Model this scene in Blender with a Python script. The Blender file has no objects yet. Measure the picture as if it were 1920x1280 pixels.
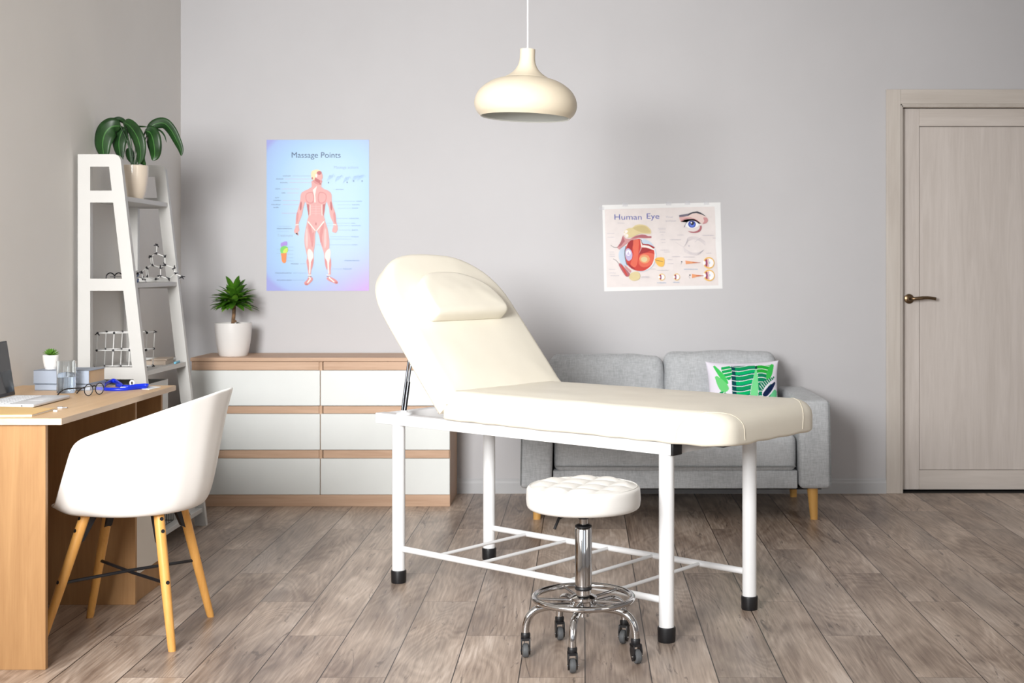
import bpy, bmesh, math, random
from mathutils import Vector, Matrix, noise
C = bpy.context.scene
col = C.collection
PI = math.pi
random.seed(7)

# ------------------------------------------------------------------ camera
CAM_H, F = 1.2, 2440.0
cd = bpy.data.cameras.new('camera'); cam = bpy.data.objects.new('camera', cd); col.objects.link(cam)
cam.location = (0, 0, CAM_H); cam.rotation_euler = (PI/2, 0, 0)
cd.sensor_width = 36; cd.lens = 36*F/1920
cd.shift_x = (960-1094)/1920; cd.shift_y = -(640-500)/1920
cd.clip_start = .05; cd.clip_end = 60
cd.dof.use_dof = True; cd.dof.focus_distance = 4.3; cd.dof.aperture_fstop = 6.3
C.camera = cam

def W(u, v, d):            # a point of the photograph at distance d, in metres
    return Vector(((u-1094)/F*d, d, CAM_H-(v-500)/F*d))

# ------------------------------------------------------------------ world, lights, exposure
wd = bpy.data.worlds.new('world'); C.world = wd; wd.use_nodes = True
bg = wd.node_tree.nodes['Background']; bg.inputs[0].default_value = (.80, .90, 1, 1); bg.inputs[1].default_value = 1.0
C.view_settings.view_transform = 'Standard'; C.view_settings.look = 'None'
C.view_settings.exposure = 0.15; C.view_settings.gamma = 1
C.view_settings.use_curve_mapping = False

def area(name, loc, target, sx, sy, power, color=(1, 1, 1), spread=PI):
    l = bpy.data.lights.new(name, 'AREA'); l.shape = 'RECTANGLE'; l.size = sx; l.size_y = sy
    l.energy = power; l.color = color; l.spread = spread
    o = bpy.data.objects.new(name, l); col.objects.link(o); o.location = loc
    o.rotation_euler = (Vector(target)-Vector(loc)).to_track_quat('-Z', 'Y').to_euler()
    return o
# softbox key at left, left-wall window, and added right and rear fills (all out of frame)
area('softbox_left', (-1.50, .45, 1.98), (-.55, 6.9, .85), 1.2, 1.4, 61, (1, .995, .985), math.radians(76))  # softbox with a narrowed beam, aimed at the back wall
area('fill_right', (3.25, 1.6, 1.6), (-3, 2.6, 1.5), 2.4, 1.7, 28, (1, .95, .87))  # added fill to brighten the left wall; the right wall has no window
area('fill_rear_wide', (1.35, -1.42, 1.55), (1.35, 5, 1.55), 2.2, 1.5, 6, (.97, .985, 1))  # added fill, set just inside the unseen rear window opening
area('daylight_left_window', (-2.22, 1.35, 1.6), (2, 1.35, 1.6), 2.2, 1.7, 34, (1, .995, .985))

# ------------------------------------------------------------------ materials
def lin(c):
    return tuple(((x/255)/12.92 if x/255 <= .04045 else ((x/255+.055)/1.055)**2.4) for x in c)+(1,)
class NT:
    def __init__(s, m): s.t = m.node_tree; s.n = s.t.nodes; s.b = s.n['Principled BSDF']
    def new(s, k, **kw):
        x = s.n.new(k)
        for a, v in kw.items(): setattr(x, a, v)
        return x
    def l(s, a, b): s.t.links.new(a, b)
    def math(s, op, a, b=None, c=None):
        x = s.n.new('ShaderNodeMath'); x.operation = op
        for i, v in enumerate((a, b, c)):
            if v is None: continue
            if isinstance(v, (int, float)): x.inputs[i].default_value = v
            else: s.l(v, x.inputs[i])
        return x.outputs[0]
    def ramp(s, fac, stops):
        r = s.n.new('ShaderNodeValToRGB'); e = r.color_ramp.elements
        while len(e) < len(stops): e.new(.5)
        for q, (p, c) in zip(e, stops): q.position = p; q.color = c if len(c) == 4 else lin(c)
        s.l(fac, r.inputs[0]); return r.outputs[0]
    def mix(s, fac, a, b, mode='MIX'):
        x = s.n.new('ShaderNodeMix'); x.data_type = 'RGBA'; x.blend_type = mode
        for i, v in ((0, fac), (6, a), (7, b)):
            if isinstance(v, (int, float)): x.inputs[i].default_value = v
            elif isinstance(v, tuple): x.inputs[i].default_value = v
            else: s.l(v, x.inputs[i])
        return x.outputs[2]
    def coord(s, scale=(1, 1, 1), kind='Object'):
        tc = s.n.new('ShaderNodeTexCoord'); mp = s.n.new('ShaderNodeMapping')
        mp.inputs['Scale'].default_value = scale; s.l(tc.outputs[kind], mp.inputs[0]); return mp.outputs[0]
    def noise(s, vec, scale, detail=4, rough=.55, dist=0):
        x = s.n.new('ShaderNodeTexNoise'); x.inputs['Scale'].default_value = scale
        x.inputs['Detail'].default_value = detail; x.inputs['Roughness'].default_value = rough
        x.inputs['Distortion'].default_value = dist; s.l(vec, x.inputs['Vector']); return x.outputs[0]
    def bump(s, h, strength=.2, dist=.002):
        x = s.n.new('ShaderNodeBump'); x.inputs['Strength'].default_value = strength
        x.inputs['Distance'].default_value = dist; s.l(h, x.inputs['Height']); s.l(x.outputs[0], s.b.inputs['Normal'])
def base(name, c, rough=.5, metal=0, spec=.5):
    m = bpy.data.materials.new(name); m.use_nodes = True
    b = m.node_tree.nodes['Principled BSDF']
    b.inputs['Base Color'].default_value = lin(c); b.inputs['Roughness'].default_value = rough
    b.inputs['Metallic'].default_value = metal; b.inputs['Specular IOR Level'].default_value = spec
    return m
def plain(name, c, rough=.5, metal=0, spec=.5, var=.04, scale=6, bump=0, bscale=300):
    m = base(name, c, rough, metal, spec); n = NT(m); co = n.coord()
    f = n.noise(co, scale, 3)
    a = tuple(max(0, x*(1-var)) for x in c); b = tuple(min(255, x*(1+var)) for x in c)
    n.l(n.ramp(f, [(.3, a), (.7, b)]), n.b.inputs['Base Color'])
    if bump: n.bump(n.noise(co, bscale, 2), bump, .001)
    return m
def wood(name, dark, light, axis='z', scale=1.0, rough=.5, contrast=1, bump=.08):
    m = base(name, light, rough, 0, .35); n = NT(m)
    st = {'x': (1.1, 14, 14), 'y': (14, 1.1, 14), 'z': (14, 14, 1.1)}[axis]
    co = n.coord(tuple(k*scale for k in st))
    a = n.noise(co, 1.6, 5, .6, .8)
    fine = n.noise(n.coord(tuple(k*scale*(5 if k > 2 else 2) for k in st)), 2.5, 4, .6)
    f = n.math('ADD', n.math('MULTIPLY', a, .7), n.math('MULTIPLY', fine, .3))
    n.l(n.ramp(f, [(.5-.17/contrast, dark), (.5+.17/contrast, light)]), n.b.inputs['Base Color'])
    n.bump(fine, bump, .001)
    return m
M = {}
M['wall'] = plain('wall_paint', (201, 200, 202), .85, spec=.2, var=.008, scale=2, bump=.05, bscale=120)
M['wall_lit'] = plain('wall_paint_lit', (230, 227, 223), .85, spec=.2, var=.008, scale=2, bump=.05, bscale=120)  # same wall paint, lightened to stand in for light on the left wall
M['ceiling'] = plain('ceiling_paint', (235, 234, 232), .9, spec=.1, var=.01)
M['skirting'] = plain('skirting_paint', (193, 194, 196), .5, var=.01)
M['frame_white'] = plain('window_frame_white', (235, 235, 233), .4, var=.01)
def floor_mat():
    m = base('laminate_planks', (160, 140, 125), .34, 0, .45); n = NT(m)
    g = n.new('ShaderNodeNewGeometry'); sp = n.new('ShaderNodeSeparateXYZ'); n.l(g.outputs['Position'], sp.inputs[0])
    X, Y = sp.outputs[0], sp.outputs[1]; w, L = .1937, 1.293
    cx = n.math('DIVIDE', n.math('SUBTRACT', X, -1.545), w); k = n.math('FLOOR', cx); fx = n.math('FRACT', cx)
    cy = n.math('DIVIDE', n.math('ADD', n.math('SUBTRACT', Y, 5.528), n.math('MULTIPLY', k, .431)), L)
    r = n.math('FLOOR', cy); fy = n.math('FRACT', cy)
    ex = n.math('MULTIPLY', n.math('MINIMUM', fx, n.math('SUBTRACT', 1, fx)), w)
    ey = n.math('MULTIPLY', n.math('MINIMUM', fy, n.math('SUBTRACT', 1, fy)), L)
    gx = n.math('LESS_THAN', ex, .0017); gy = n.math('MULTIPLY', n.math('LESS_THAN', ey, .0011), .55)
    gap = n.math('MAXIMUM', gx, gy)
    cv = n.new('ShaderNodeCombineXYZ'); n.l(k, cv.inputs[0]); n.l(r, cv.inputs[1])
    wn = n.new('ShaderNodeTexWhiteNoise'); wn.noise_dimensions = '3D'; n.l(cv.outputs[0], wn.inputs['Vector'])
    rnd = wn.outputs['Value']
    def vec(sx, sy, off):
        c = n.new('ShaderNodeCombineXYZ')
        n.l(n.math('ADD', n.math('MULTIPLY', X, sx), n.math('MULTIPLY', rnd, off)), c.inputs[0])
        n.l(n.math('MULTIPLY', Y, sy), c.inputs[1]); n.l(n.math('MULTIPLY', rnd, 37), c.inputs[2])
        return c.outputs[0]
    broad = n.noise(vec(5.5, 1.5, 31), 1.0, 3, .5, .9)
    # growth-ring figure: bands of a warped noise height field
    ring = n.noise(vec(4.2, .85, 53), 1.0, 2, .45, .5)
    rs = n.math('FRACT', n.math('MULTIPLY', ring, 20)); rs = n.math('ABSOLUTE', n.math('SUBTRACT', rs, .5))
    fine = n.noise(vec(120, 5, 17), 1.0, 3, .6, .3)
    crack = n.noise(vec(17, 2.0, 71), 1.0, 7, .7, 2.2)
    f = n.math('ADD', n.math('MULTIPLY', broad, .62), n.math('MULTIPLY', rs, .15))
    f = n.math('ADD', f, n.math('MULTIPLY', n.math('SUBTRACT', fine, .5), .42)); f = n.math('ADD', f, .13); f = n.math('ADD', f, n.math('MULTIPLY', n.math('SUBTRACT', rnd, .5), .10))
    c1 = n.ramp(f, [(.27, (116, 97, 84)), (.42, (157, 138, 123)), (.55, (190, 171, 155)), (.68, (218, 202, 188))])
    cool = n.noise(vec(3, .9, 11), 1.0, 2)
    c1 = n.mix(n.math('MULTIPLY', n.math('SUBTRACT', cool, .45), 1.3), c1, lin((142, 137, 134)))
    ck = n.ramp(crack, [(.345, (0, 0, 0, 1)), (.40, (1, 1, 1, 1))])
    c2 = n.mix(n.math('MULTIPLY', n.math('SUBTRACT', 1, ck), .7), c1, lin((88, 76, 70)))
    c3 = n.mix(gap, c2, lin((52, 43, 38)))
    n.l(c3, n.b.inputs['Base Color'])
    n.l(n.math('ADD', .30, n.math('MULTIPLY', fine, .14)), n.b.inputs['Roughness'])
    h = n.math('SUBTRACT', n.math('MULTIPLY', fine, .25), gap); n.bump(h, .35, .0012)
    return m
M['floor'] = floor_mat()
M['door'] = wood('door_bleached_oak', (203, 194, 187), (222, 214, 208), 'z', 1.0, .5, .8)
M['door_h'] = wood('door_bleached_oak_rail', (203, 194, 186), (222, 214, 207), 'x', 1.0, .5, .8)
M['casing'] = wood('casing_pale_oak', (198, 189, 180), (215, 208, 200), 'z', .8, .5, .8)
M['casing_h'] = wood('casing_pale_oak_head', (198, 189, 180), (215, 208, 200), 'x', .8, .5, .8)
M['bronze'] = plain('handle_bronze', (120, 100, 78), .28, 1)
M['dark'] = plain('dark_gap', (25, 22, 20), .8)
M['leather'] = plain('cream_leatherette', (237, 231, 216), .42, spec=.4, var=.012, scale=5, bump=.05, bscale=500)
M['leather_seam'] = plain('cream_seam', (226, 218, 200), .5, var=.02)
M['stool_leather'] = plain('white_leatherette', (228, 226, 222), .38, spec=.45, var=.01, bump=.05, bscale=500)
M['white_metal'] = plain('white_powder_coat', (240, 241, 242), .3, spec=.5, var=.008)
M['black'] = plain('black_plastic', (24, 24, 27), .42, var=.08)
M['chrome'] = plain('chrome', (196, 195, 195), .07, 1, var=.01)
M['steel'] = plain('brushed_steel', (170, 170, 172), .25, 1, var=.03)
M['gunmetal'] = plain('gunmetal', (84, 86, 90), .3, 1, var=.03)
M['tyre'] = plain('grey_rubber', (84, 86, 88), .6, var=.04)
M['white_plastic'] = plain('white_plastic', (238, 235, 231), .33, spec=.45, var=.006)
M['beech'] = wood('beech', (206, 146, 72), (232, 176, 100), 'z', 1.6, .38, .7)
M['beech_sofa'] = wood('beech_sofa_leg', (214, 160, 84), (236, 186, 112), 'z', 1.6, .4, .7)
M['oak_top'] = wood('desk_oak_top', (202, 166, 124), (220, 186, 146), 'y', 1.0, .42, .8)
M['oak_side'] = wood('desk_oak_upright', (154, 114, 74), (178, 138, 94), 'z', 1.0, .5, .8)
M['oak_edge'] = wood('desk_oak_edge', (200, 176, 152), (224, 202, 178), 'y', 1.0, .5, .8)
M['sonoma'] = wood('dresser_oak', (182, 148, 122), (210, 178, 152), 'x', 1.0, .5, .8)
M['sonoma_v'] = wood('dresser_oak_side', (176, 142, 114), (202, 168, 140), 'z', 1.0, .5, .8)
M['drawer'] = plain('drawer_white', (226, 229, 227), .38, spec=.4, var=.006)
M['shelf_white'] = plain('shelf_white_lacquer', (202, 201, 198), .42, var=.008)
def fabric(name, a, b, s=420):
    m = base(name, a, .92, 0, .15); n = NT(m)
    f1 = n.noise(n.coord((s, s*.12, s*.12)), 1, 3, .7); f2 = n.noise(n.coord((s*.12, s*.12, s)), 1, 3, .7)
    f3 = n.noise(n.coord(), 7, 3)
    f = n.math('ADD', n.math('MULTIPLY', n.math('ADD', f1, f2), .4), n.math('MULTIPLY', f3, .2))
    n.l(n.ramp(f, [(.38, a), (.62, b)]), n.b.inputs['Base Color']); n.bump(f, .35, .0015)
    n.b.inputs['Sheen Weight'].default_value = .15
    return m
M['sofa'] = fabric('sofa_grey_weave', (164, 167, 170), (198, 201, 204), 260)
M['piping'] = fabric('sofa_grey_piping', (120, 123, 124), (150, 153, 154), 260)
M['lamp'] = plain('lamp_cream_lacquer', (222, 210, 188), .38, spec=.4, var=.008)
M['lamp_in'] = plain('lamp_inside_white', (218, 220, 216), .5, var=.01)
M['cord'] = plain('cord_white', (238, 238, 240), .5, var=.01)
M['pot_white'] = plain('pot_white', (232, 229, 226), .3, var=.008)
M['pot_cream'] = plain('pot_cream_glaze', (222, 208, 190), .12, spec=.6, var=.01)
M['soil'] = plain('soil', (58, 42, 32), .95, var=.3, scale=80, bump=.5, bscale=200)
M['bark'] = plain('bark', (120, 92, 66), .85, var=.3, scale=60, bump=.4, bscale=120)
def leafm(name, a, b, rough=.4):
    m = base(name, a, rough, 0, .45); n = NT(m)
    n.l(n.ramp(n.noise(n.coord(), 14, 3), [(.3, a), (.7, b)]), n.b.inputs['Base Color'])
    n.b.inputs['Subsurface Weight'].default_value = 0.0
    return m
M['leaf_dark'] = leafm('leaf_dark_green', (17, 42, 18), (34, 72, 28), .38)
M['leaf_mid'] = leafm('leaf_mid_green', (38, 84, 22), (84, 136, 34))
M['leaf_bright'] = leafm('leaf_bright_green', (92, 148, 40), (140, 186, 64))
M['leaf_succ'] = leafm('leaf_succulent', (66, 120, 36), (120, 164, 66))
M['leaf_vein'] = leafm('leaf_vein', (58, 104, 48), (70, 118, 58))
M['book'] = plain('book_blue_grey', (150, 160, 176), .55, var=.04)
M['page'] = plain('book_pages', (214, 186, 150), .8, var=.04)
M['page_white'] = plain('book_pages_pale', (206, 212, 220), .8, var=.03)
M['kraft'] = plain('kraft_card', (226, 190, 130), .6, var=.02)
M['paper'] = plain('paper_white', (240, 240, 240), .7, var=.01)
M['alu'] = plain('laptop_silver', (214, 216, 220), .35, .2, var=.01)
M['screen'] = base('screen_black_glass', (12, 13, 18), .06, 0, .6)
M['key'] = plain('key_white', (226, 228, 232), .5)
M['ribbon'] = plain('ribbon_blue', (10, 44, 196), .35, spec=.5, var=.1)
M['rod_black'] = plain('rod_black', (30, 30, 32), .4)
M['ball_black'] = plain('connector_black', (26, 26, 32), .4)
M['ball_blue'] = plain('connector_blue', (96, 120, 170), .4)
M['stick'] = plain('stick_white', (232, 232, 230), .4, var=.01)
M['carton'] = plain('carton_beige', (196, 180, 164), .8, var=.03)
M['pen_blue'] = plain('pen_blue', (96, 184, 214), .4)
M['wicker'] = plain('grey_box_card', (196, 190, 182), .8, var=.03)
M['bush'] = plain('cabinet_white_door', (222, 214, 202), .5, var=.01)
def glassm(name, c=(255, 255, 255), ior=1.45, rough=0):
    m = base(name, c, rough); b = m.node_tree.nodes['Principled BSDF']
    b.inputs['Transmission Weight'].default_value = 1; b.inputs['IOR'].default_value = ior; return m
M['glass'] = glassm('clear_glass', (246, 250, 252)); M['lens_clear'] = plain('clear_lens', (235, 240, 245), .05)
M['lens_clear'].node_tree.nodes['Principled BSDF'].inputs['Alpha'].default_value = .14
M['water'] = glassm('water', (248, 252, 255), 1.33)

# ------------------------------------------------------------------ mesh helpers
def obj(name, bm, mat, parent=None, smooth=True, loc=None, rot=None, angle=None):
    me = bpy.data.meshes.new(name)
    bmesh.ops.recalc_face_normals(bm, faces=bm.faces)
    bm.to_mesh(me); bm.free()
    if isinstance(mat, (list, tuple)):
        for m in mat: me.materials.append(M[m] if isinstance(m, str) else m)
    else: me.materials.append(M[mat] if isinstance(mat, str) else mat)
    for p in me.polygons: p.use_smooth = smooth
    o = bpy.data.objects.new(name, me); col.objects.link(o)
    if parent: o.parent = parent
    if loc is not None: o.location = loc
    if rot is not None: o.rotation_euler = rot
    if smooth:
        me.set_sharp_from_angle(angle=math.radians(angle or 38))
    return o
def tag(o, label, cat, group=None):
    o['label'] = label; o['category'] = cat
    if group: o['group'] = group
    return o
def thing(name, label, cat, loc=(0, 0, 0), rz=0, group=None):
    o = bpy.data.objects.new(name, None); col.objects.link(o); o.empty_display_size = .1
    o.location = loc; o.rotation_euler = (0, 0, rz); return tag(o, label, cat, group)
def struct(name, bm, mat, parent=None, smooth=False):
    o = obj(name, bm, mat, parent, smooth)
    if not parent: o['kind'] = 'structure'
    return o
def B(): return bmesh.new()
def box(bm, x0, x1, y0, y1, z0, z1, r=0, seg=2):
    g = bmesh.ops.create_cube(bm, size=1)
    vs = g['verts']
    for v in vs:
        v.co = Vector(((x0+x1)/2+v.co.x*(x1-x0), (y0+y1)/2+v.co.y*(y1-y0), (z0+z1)/2+v.co.z*(z1-z0)))
    if r:
        es = list({e for v in vs for e in v.link_edges})
        bmesh.ops.bevel(bm, geom=es, offset=r, segments=seg, affect='EDGES', profile=.5)
    return bm
def prism(bm, pts, y0, y1, mi=0):            # outline in x,z swept along y
    a = [bm.verts.new((p[0], y0, p[1])) for p in pts]; b = [bm.verts.new((p[0], y1, p[1])) for p in pts]
    n = len(pts)
    for i in range(n): bm.faces.new((a[i], a[(i+1) % n], b[(i+1) % n], b[i]))
    bm.faces.new(a); bm.faces.new(b[::-1])
def lathe(bm, prof, seg=48, c=(0, 0, 0)):
    rings = []
    for r, z in prof:
        if r < 1e-6: rings.append([bm.verts.new((c[0], c[1], c[2]+z))])
        else: rings.append([bm.verts.new((c[0]+r*math.cos(2*PI*i/seg), c[1]+r*math.sin(2*PI*i/seg), c[2]+z)) for i in range(seg)])
    for a, b in zip(rings, rings[1:]):
        for i in range(seg):
            j = (i+1) % seg
            if len(a) == 1 and len(b) == 1: continue
            if len(a) == 1: bm.faces.new((a[0], b[i], b[j]))
            elif len(b) == 1: bm.faces.new((a[i], a[j], b[0]))
            else: bm.faces.new((a[i], a[j], b[j], b[i]))
    return bm
def tube(bm, pts, rad, seg=12, closed=False, caps=True, flat=None):
    pts = [Vector(p) for p in pts]; n = len(pts)
    rads = rad if isinstance(rad, (list, tuple)) else [rad]*n
    up = None; rings = []
    for i, p in enumerate(pts):
        if closed: t = (pts[(i+1) % n]-pts[i-1]).normalized()
        elif i == 0: t = (pts[1]-p).normalized()
        elif i == n-1: t = (p-pts[i-1]).normalized()
        else: t = ((pts[i+1]-p).normalized()+(p-pts[i-1]).normalized()).normalized()
        if up is None:
            up = Vector((0, 0, 1)) if abs(t.z) < .9 else Vector((1, 0, 0))
        up = (up-t*up.dot(t)).normalized(); s = t.cross(up)
        fl = flat or (1, 1)
        rings.append([bm.verts.new(p+(s*math.cos(2*PI*k/seg)*fl[0]+up*math.sin(2*PI*k/seg)*fl[1])*rads[i]) for k in range(seg)])
    pairs = list(zip(rings, rings[1:]))
    if closed: pairs.append((rings[-1], rings[0]))
    for a, b in pairs:
        for k in range(seg): bm.faces.new((a[k], a[(k+1) % seg], b[(k+1) % seg], b[k]))
    if caps and not closed:
        bm.faces.new(rings[0][::-1]); bm.faces.new(rings[-1])
    return bm
def cyl(bm, a, b, r, seg=24, r2=None): return tube(bm, [a, b], [r, r if r2 is None else r2], seg)
def ball(bm, c, r, seg=10):
    bmesh.ops.create_uvsphere(bm, u_segments=seg, v_segments=max(6, seg//2+2), radius=r, matrix=Matrix.Translation(c)); return bm
def cr(pts, n=8, closed=False):               # Catmull-Rom through points
    P = [Vector(p) for p in pts]; out = []; m = len(P)
    rng = range(m if closed else m-1)
    for i in rng:
        p0 = P[i-1] if (closed or i) else P[0]*2-P[1]
        p1 = P[i]; p2 = P[(i+1) % m]; p3 = P[(i+2) % m] if (closed or i+2 < m) else P[-1]*2-P[-2]
        for k in range(n):
            t = k/n
            out.append(.5*((2*p1)+(p2-p0)*t+(2*p0-5*p1+4*p2-p3)*t*t+(3*p1-p0-3*p2+p3)*t**3))
    if not closed: out.append(P[-1])
    return out
def rbox(bm, hx, hy, hz, r, c=(0, 0, 0), puff=(0, 0, 0), n=10, wr=0, seed=0):   # cushion: rounded box whose faces swell
    def ax(h):
        q = [-h, -h+r*.08, -h+r*.25, -h+r*.5, -h+r*.75]; q += [(-h+r)+(2*h-2*r)*i/n for i in range(n+1)]
        q += [h-r*.75, h-r*.5, h-r*.25, h-r*.08, h]; return q
    A = [ax(hx), ax(hy), ax(hz)]; V = {}
    def vert(i, j, k):
        key = (i, j, k)
        if key in V: return V[key]
        p = Vector((A[0][i], A[1][j], A[2][k])); h = (hx, hy, hz)
        inn = Vector([max(-(h[a]-r), min(h[a]-r, p[a])) for a in range(3)]); dl = p-inn
        q = inn+dl.normalized()*r if dl.length > 1e-9 else p
        u = [q[a]/h[a] for a in range(3)]
        s = [(1-u[0]**2), (1-u[1]**2), (1-u[2]**2)]
        s = [max(0, x) for x in s]
        q = q+Vector((u[0]*puff[0]*s[1]*s[2], u[1]*puff[1]*s[0]*s[2], u[2]*puff[2]*(s[0]*s[1])**.6))
        if wr:
            q += dl.normalized()*0 + Vector((0, 0, 0)) if dl.length < 1e-9 else Vector((0, 0, 0))
            q += noise.noise_vector(q*9+Vector((seed, 0, 0)))*wr
        V[key] = bm.verts.new(q+Vector(c)); return V[key]
    L = [len(a)-1 for a in A]
    for i in range(L[0]):
        for j in range(L[1]):
            for k in (0, L[2]): bm.faces.new((vert(i, j, k), vert(i+1, j, k), vert(i+1, j+1, k), vert(i, j+1, k)))
    for i in range(L[0]):
        for k in range(L[2]):
            for j in (0, L[1]): bm.faces.new((vert(i, j, k), vert(i+1, j, k), vert(i+1, j, k+1), vert(i, j, k+1)))
    for j in range(L[1]):
        for k in range(L[2]):
            for i in (0, L[0]): bm.faces.new((vert(i, j, k), vert(i, j+1, k), vert(i, j+1, k+1), vert(i, j, k+1)))
    return bm
def offs(pts, d):                             # inward offset of a convex outline
    n = len(pts); out = []
    for i in range(n):
        a, b, c = Vector(pts[i-1]), Vector(pts[i]), Vector(pts[(i+1) % n])
        t = ((b-a).normalized()+(c-b).normalized()).normalized()
        out.append(b+Vector((-t.y, t.x))*d)
    return out
def pad(bm, pts, z0, z1, rt, rb, puff=0, rings=8, cen=None, M4=None, taper=None):   # upholstered pad over a CCW outline
    pts = [Vector(p) for p in pts]; n = len(pts)
    cen = cen or sum(pts, Vector((0, 0)))/n
    layers = []
    inb = offs(pts, rb); 
    for s in (.15, .5): layers.append(([cen+(q-cen)*s for q in inb], [z0]*n))
    for k in range(5):
        a = k/4*PI/2; layers.append((offs(pts, rb*(1-math.sin(a))), [z0+rb*(1-math.cos(a))]*n))
    for k in range(6):
        a = k/5*PI/2; layers.append((offs(pts, rt*(1-math.cos(a))), [z1-rt*(1-math.sin(a))]*n))
    inn = offs(pts, rt)
    def rise(q):
        dm = min((q-(a+(b-a)*max(0, min(1, (q-a).dot(b-a)/max(1e-12, (b-a).length_squared))))).length for a, b in zip(inn, inn[1:]+inn[:1]))
        return 1-math.exp(-(dm/.07)**1.5)
    for k in range(1, rings):
        s = (1-k/rings)**1.0; ring = [cen+(q-cen)*s for q in inn]; layers.append((ring, [z1+puff*rise(q) for q in ring]))
    R = []
    def mk(x, y, z):
        v = Vector((x, y, z))
        if taper: v = taper(v)
        if M4: v = M4 @ v
        return bm.verts.new(v)
    for P2, Z in layers: R.append([mk(p.x, p.y, z) for p, z in zip(P2, Z)])
    for a, b in zip(R, R[1:]):
        for i in range(n): bm.faces.new((a[i], a[(i+1) % n], b[(i+1) % n], b[i]))
    c0 = mk(cen.x, cen.y, z0); c1 = mk(cen.x, cen.y, z1+puff*rise(cen))
    for i in range(n):
        bm.faces.new((c0, R[0][(i+1) % n], R[0][i])); bm.faces.new((c1, R[-1][i], R[-1][(i+1) % n]))
    return bm
def rrect(x0, x1, y0, y1, r, k=8, rs=None):   # CCW rounded rectangle; rs = radii at (x1,y0),(x1,y1),(x0,y1),(x0,y0)
    rs = rs or (r,)*4; out = []
    for (cx, cy, a0, rr) in ((x1, y0, -PI/2, rs[0]), (x1, y1, 0, rs[1]), (x0, y1, PI/2, rs[2]), (x0, y0, PI, rs[3])):
        sx = -1 if cx == x1 else 1; sy = -1 if cy == y1 else 1
        for i in range(k+1):
            a = a0+PI/2*i/k; out.append((cx+sx*rr+rr*math.cos(a), cy+sy*rr+rr*math.sin(a)))
    res = []                                   # add points along straight sides
    n = len(out)
    for i in range(n):
        a, b = Vector(out[i]), Vector(out[(i+1) % n]); res.append(a)
        m = int((b-a).length/.06)
        for j in range(1, m): res.append(a.lerp(b, j/m))
    return res
def leaf(bm, mid, width, fold=.25, prof=None, seg=2):   # blade along a 3-D midrib, folded along it
    mid = [Vector(p) for p in mid]; n = len(mid); up = Vector((0, 0, 1)); rows = []
    side = None
    for i, p in enumerate(mid):
        t = (mid[min(i+1, n-1)]-mid[max(i-1, 0)]).normalized()
        s = t.cross(up)
        if s.length < .15: s = side or Vector((1, 0, 0))
        s = (s-t*s.dot(t)).normalized()
        if side and s.dot(side) < 0: s = -s
        side = s; nn = s.cross(t)
        f = i/(n-1); w = width*(prof(f) if prof else max(0, math.sin(PI*f**.8))**.8)
        rows.append([bm.verts.new(p+s*w*x+nn*abs(x)**1.3*w*fold) for x in (-1, -.55, 0, .55, 1)])
    for a, b in zip(rows, rows[1:]):
        for k in range(4): bm.faces.new((a[k], a[k+1], b[k+1], b[k]))
    return bm
def solid(o, t=.0006, off=0):
    m = o.modifiers.new('thickness', 'SOLIDIFY'); m.thickness = t; m.offset = off; return o

# ------------------------------------------------------------------ the room
XL, XR, YB, YF, ZC = -2.135, 3.3, 6.9, -1.5, 2.85
bm = B(); box(bm, XL-.2, XR+.2, YF-.2, YB+.3, -.1, 0); struct('floor', bm, 'floor')
bm = B(); box(bm, XL-.2, XR+.2, YF-.2, YB+.2, ZC, ZC+.1); struct('ceiling', bm, 'ceiling')
DX0, DX1, DZ = 1.685, 2.60, 2.055       # door opening
bm = B(); box(bm, XL-.2, DX0, YB, YB+.16, 0, ZC); box(bm, DX1, XR+.2, YB, YB+.16, 0, ZC); box(bm, DX0, DX1, YB, YB+.16, DZ, ZC)
struct('wall_back', bm, 'wall')
bm = B(); box(bm, XR, XR+.16, YF, YB, 0, ZC); struct('wall_right', bm, 'wall')
WL = (.2, 2.5, .72, 2.5)                 # left window y0 y1 z0 z1
bm = B(); box(bm, XL-.16, XL, YF, WL[0], 0, ZC); box(bm, XL-.16, XL, WL[1], YB, 0, ZC)
box(bm, XL-.16, XL, WL[0], WL[1], 0, WL[2]); box(bm, XL-.16, XL, WL[0], WL[1], WL[3], ZC); struct('wall_left', bm, 'wall_lit')
W1 = (-2.0, -.7, .8, 2.3); W2 = (.25, 2.45, .8, 2.3)
bm = B()
for x0, x1 in ((XL, W1[0]), (W1[1], W2[0]), (W2[1], XR)): box(bm, x0, x1, YF-.16, YF, 0, ZC)
for w in (W1, W2): box(bm, w[0], w[1], YF-.16, YF, 0, w[2]); box(bm, w[0], w[1], YF-.16, YF, w[3], ZC)
struct('wall_front', bm, 'wall')
def winframe(name, a0, a1, z0, z1, plane, axis):
    bm = B(); t = .05; d0, d1 = plane-.03, plane+.03
    def bb(p0, p1, q0, q1):
        if axis == 'x': box(bm, p0, p1, d0, d1, q0, q1)
        else: box(bm, d0, d1, p0, p1, q0, q1)
    bb(a0, a1, z0, z0+t); bb(a0, a1, z1-t, z1); bb(a0, a0+t, z0+t, z1-t); bb(a1-t, a1, z0+t, z1-t)
    mid = (a0+a1)/2; bb(mid-t/2, mid+t/2, z0+t, z1-t)
    struct(name, bm, 'frame_white')
winframe('window_1', W1[0], W1[1], W1[2], W1[3], YF-.12, 'x')
winframe('window_2', W2[0], W2[1], W2[2], W2[3], YF-.12, 'x')
winframe('window_3', WL[0], WL[1], WL[2], WL[3], XL-.13, 'y')
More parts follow.
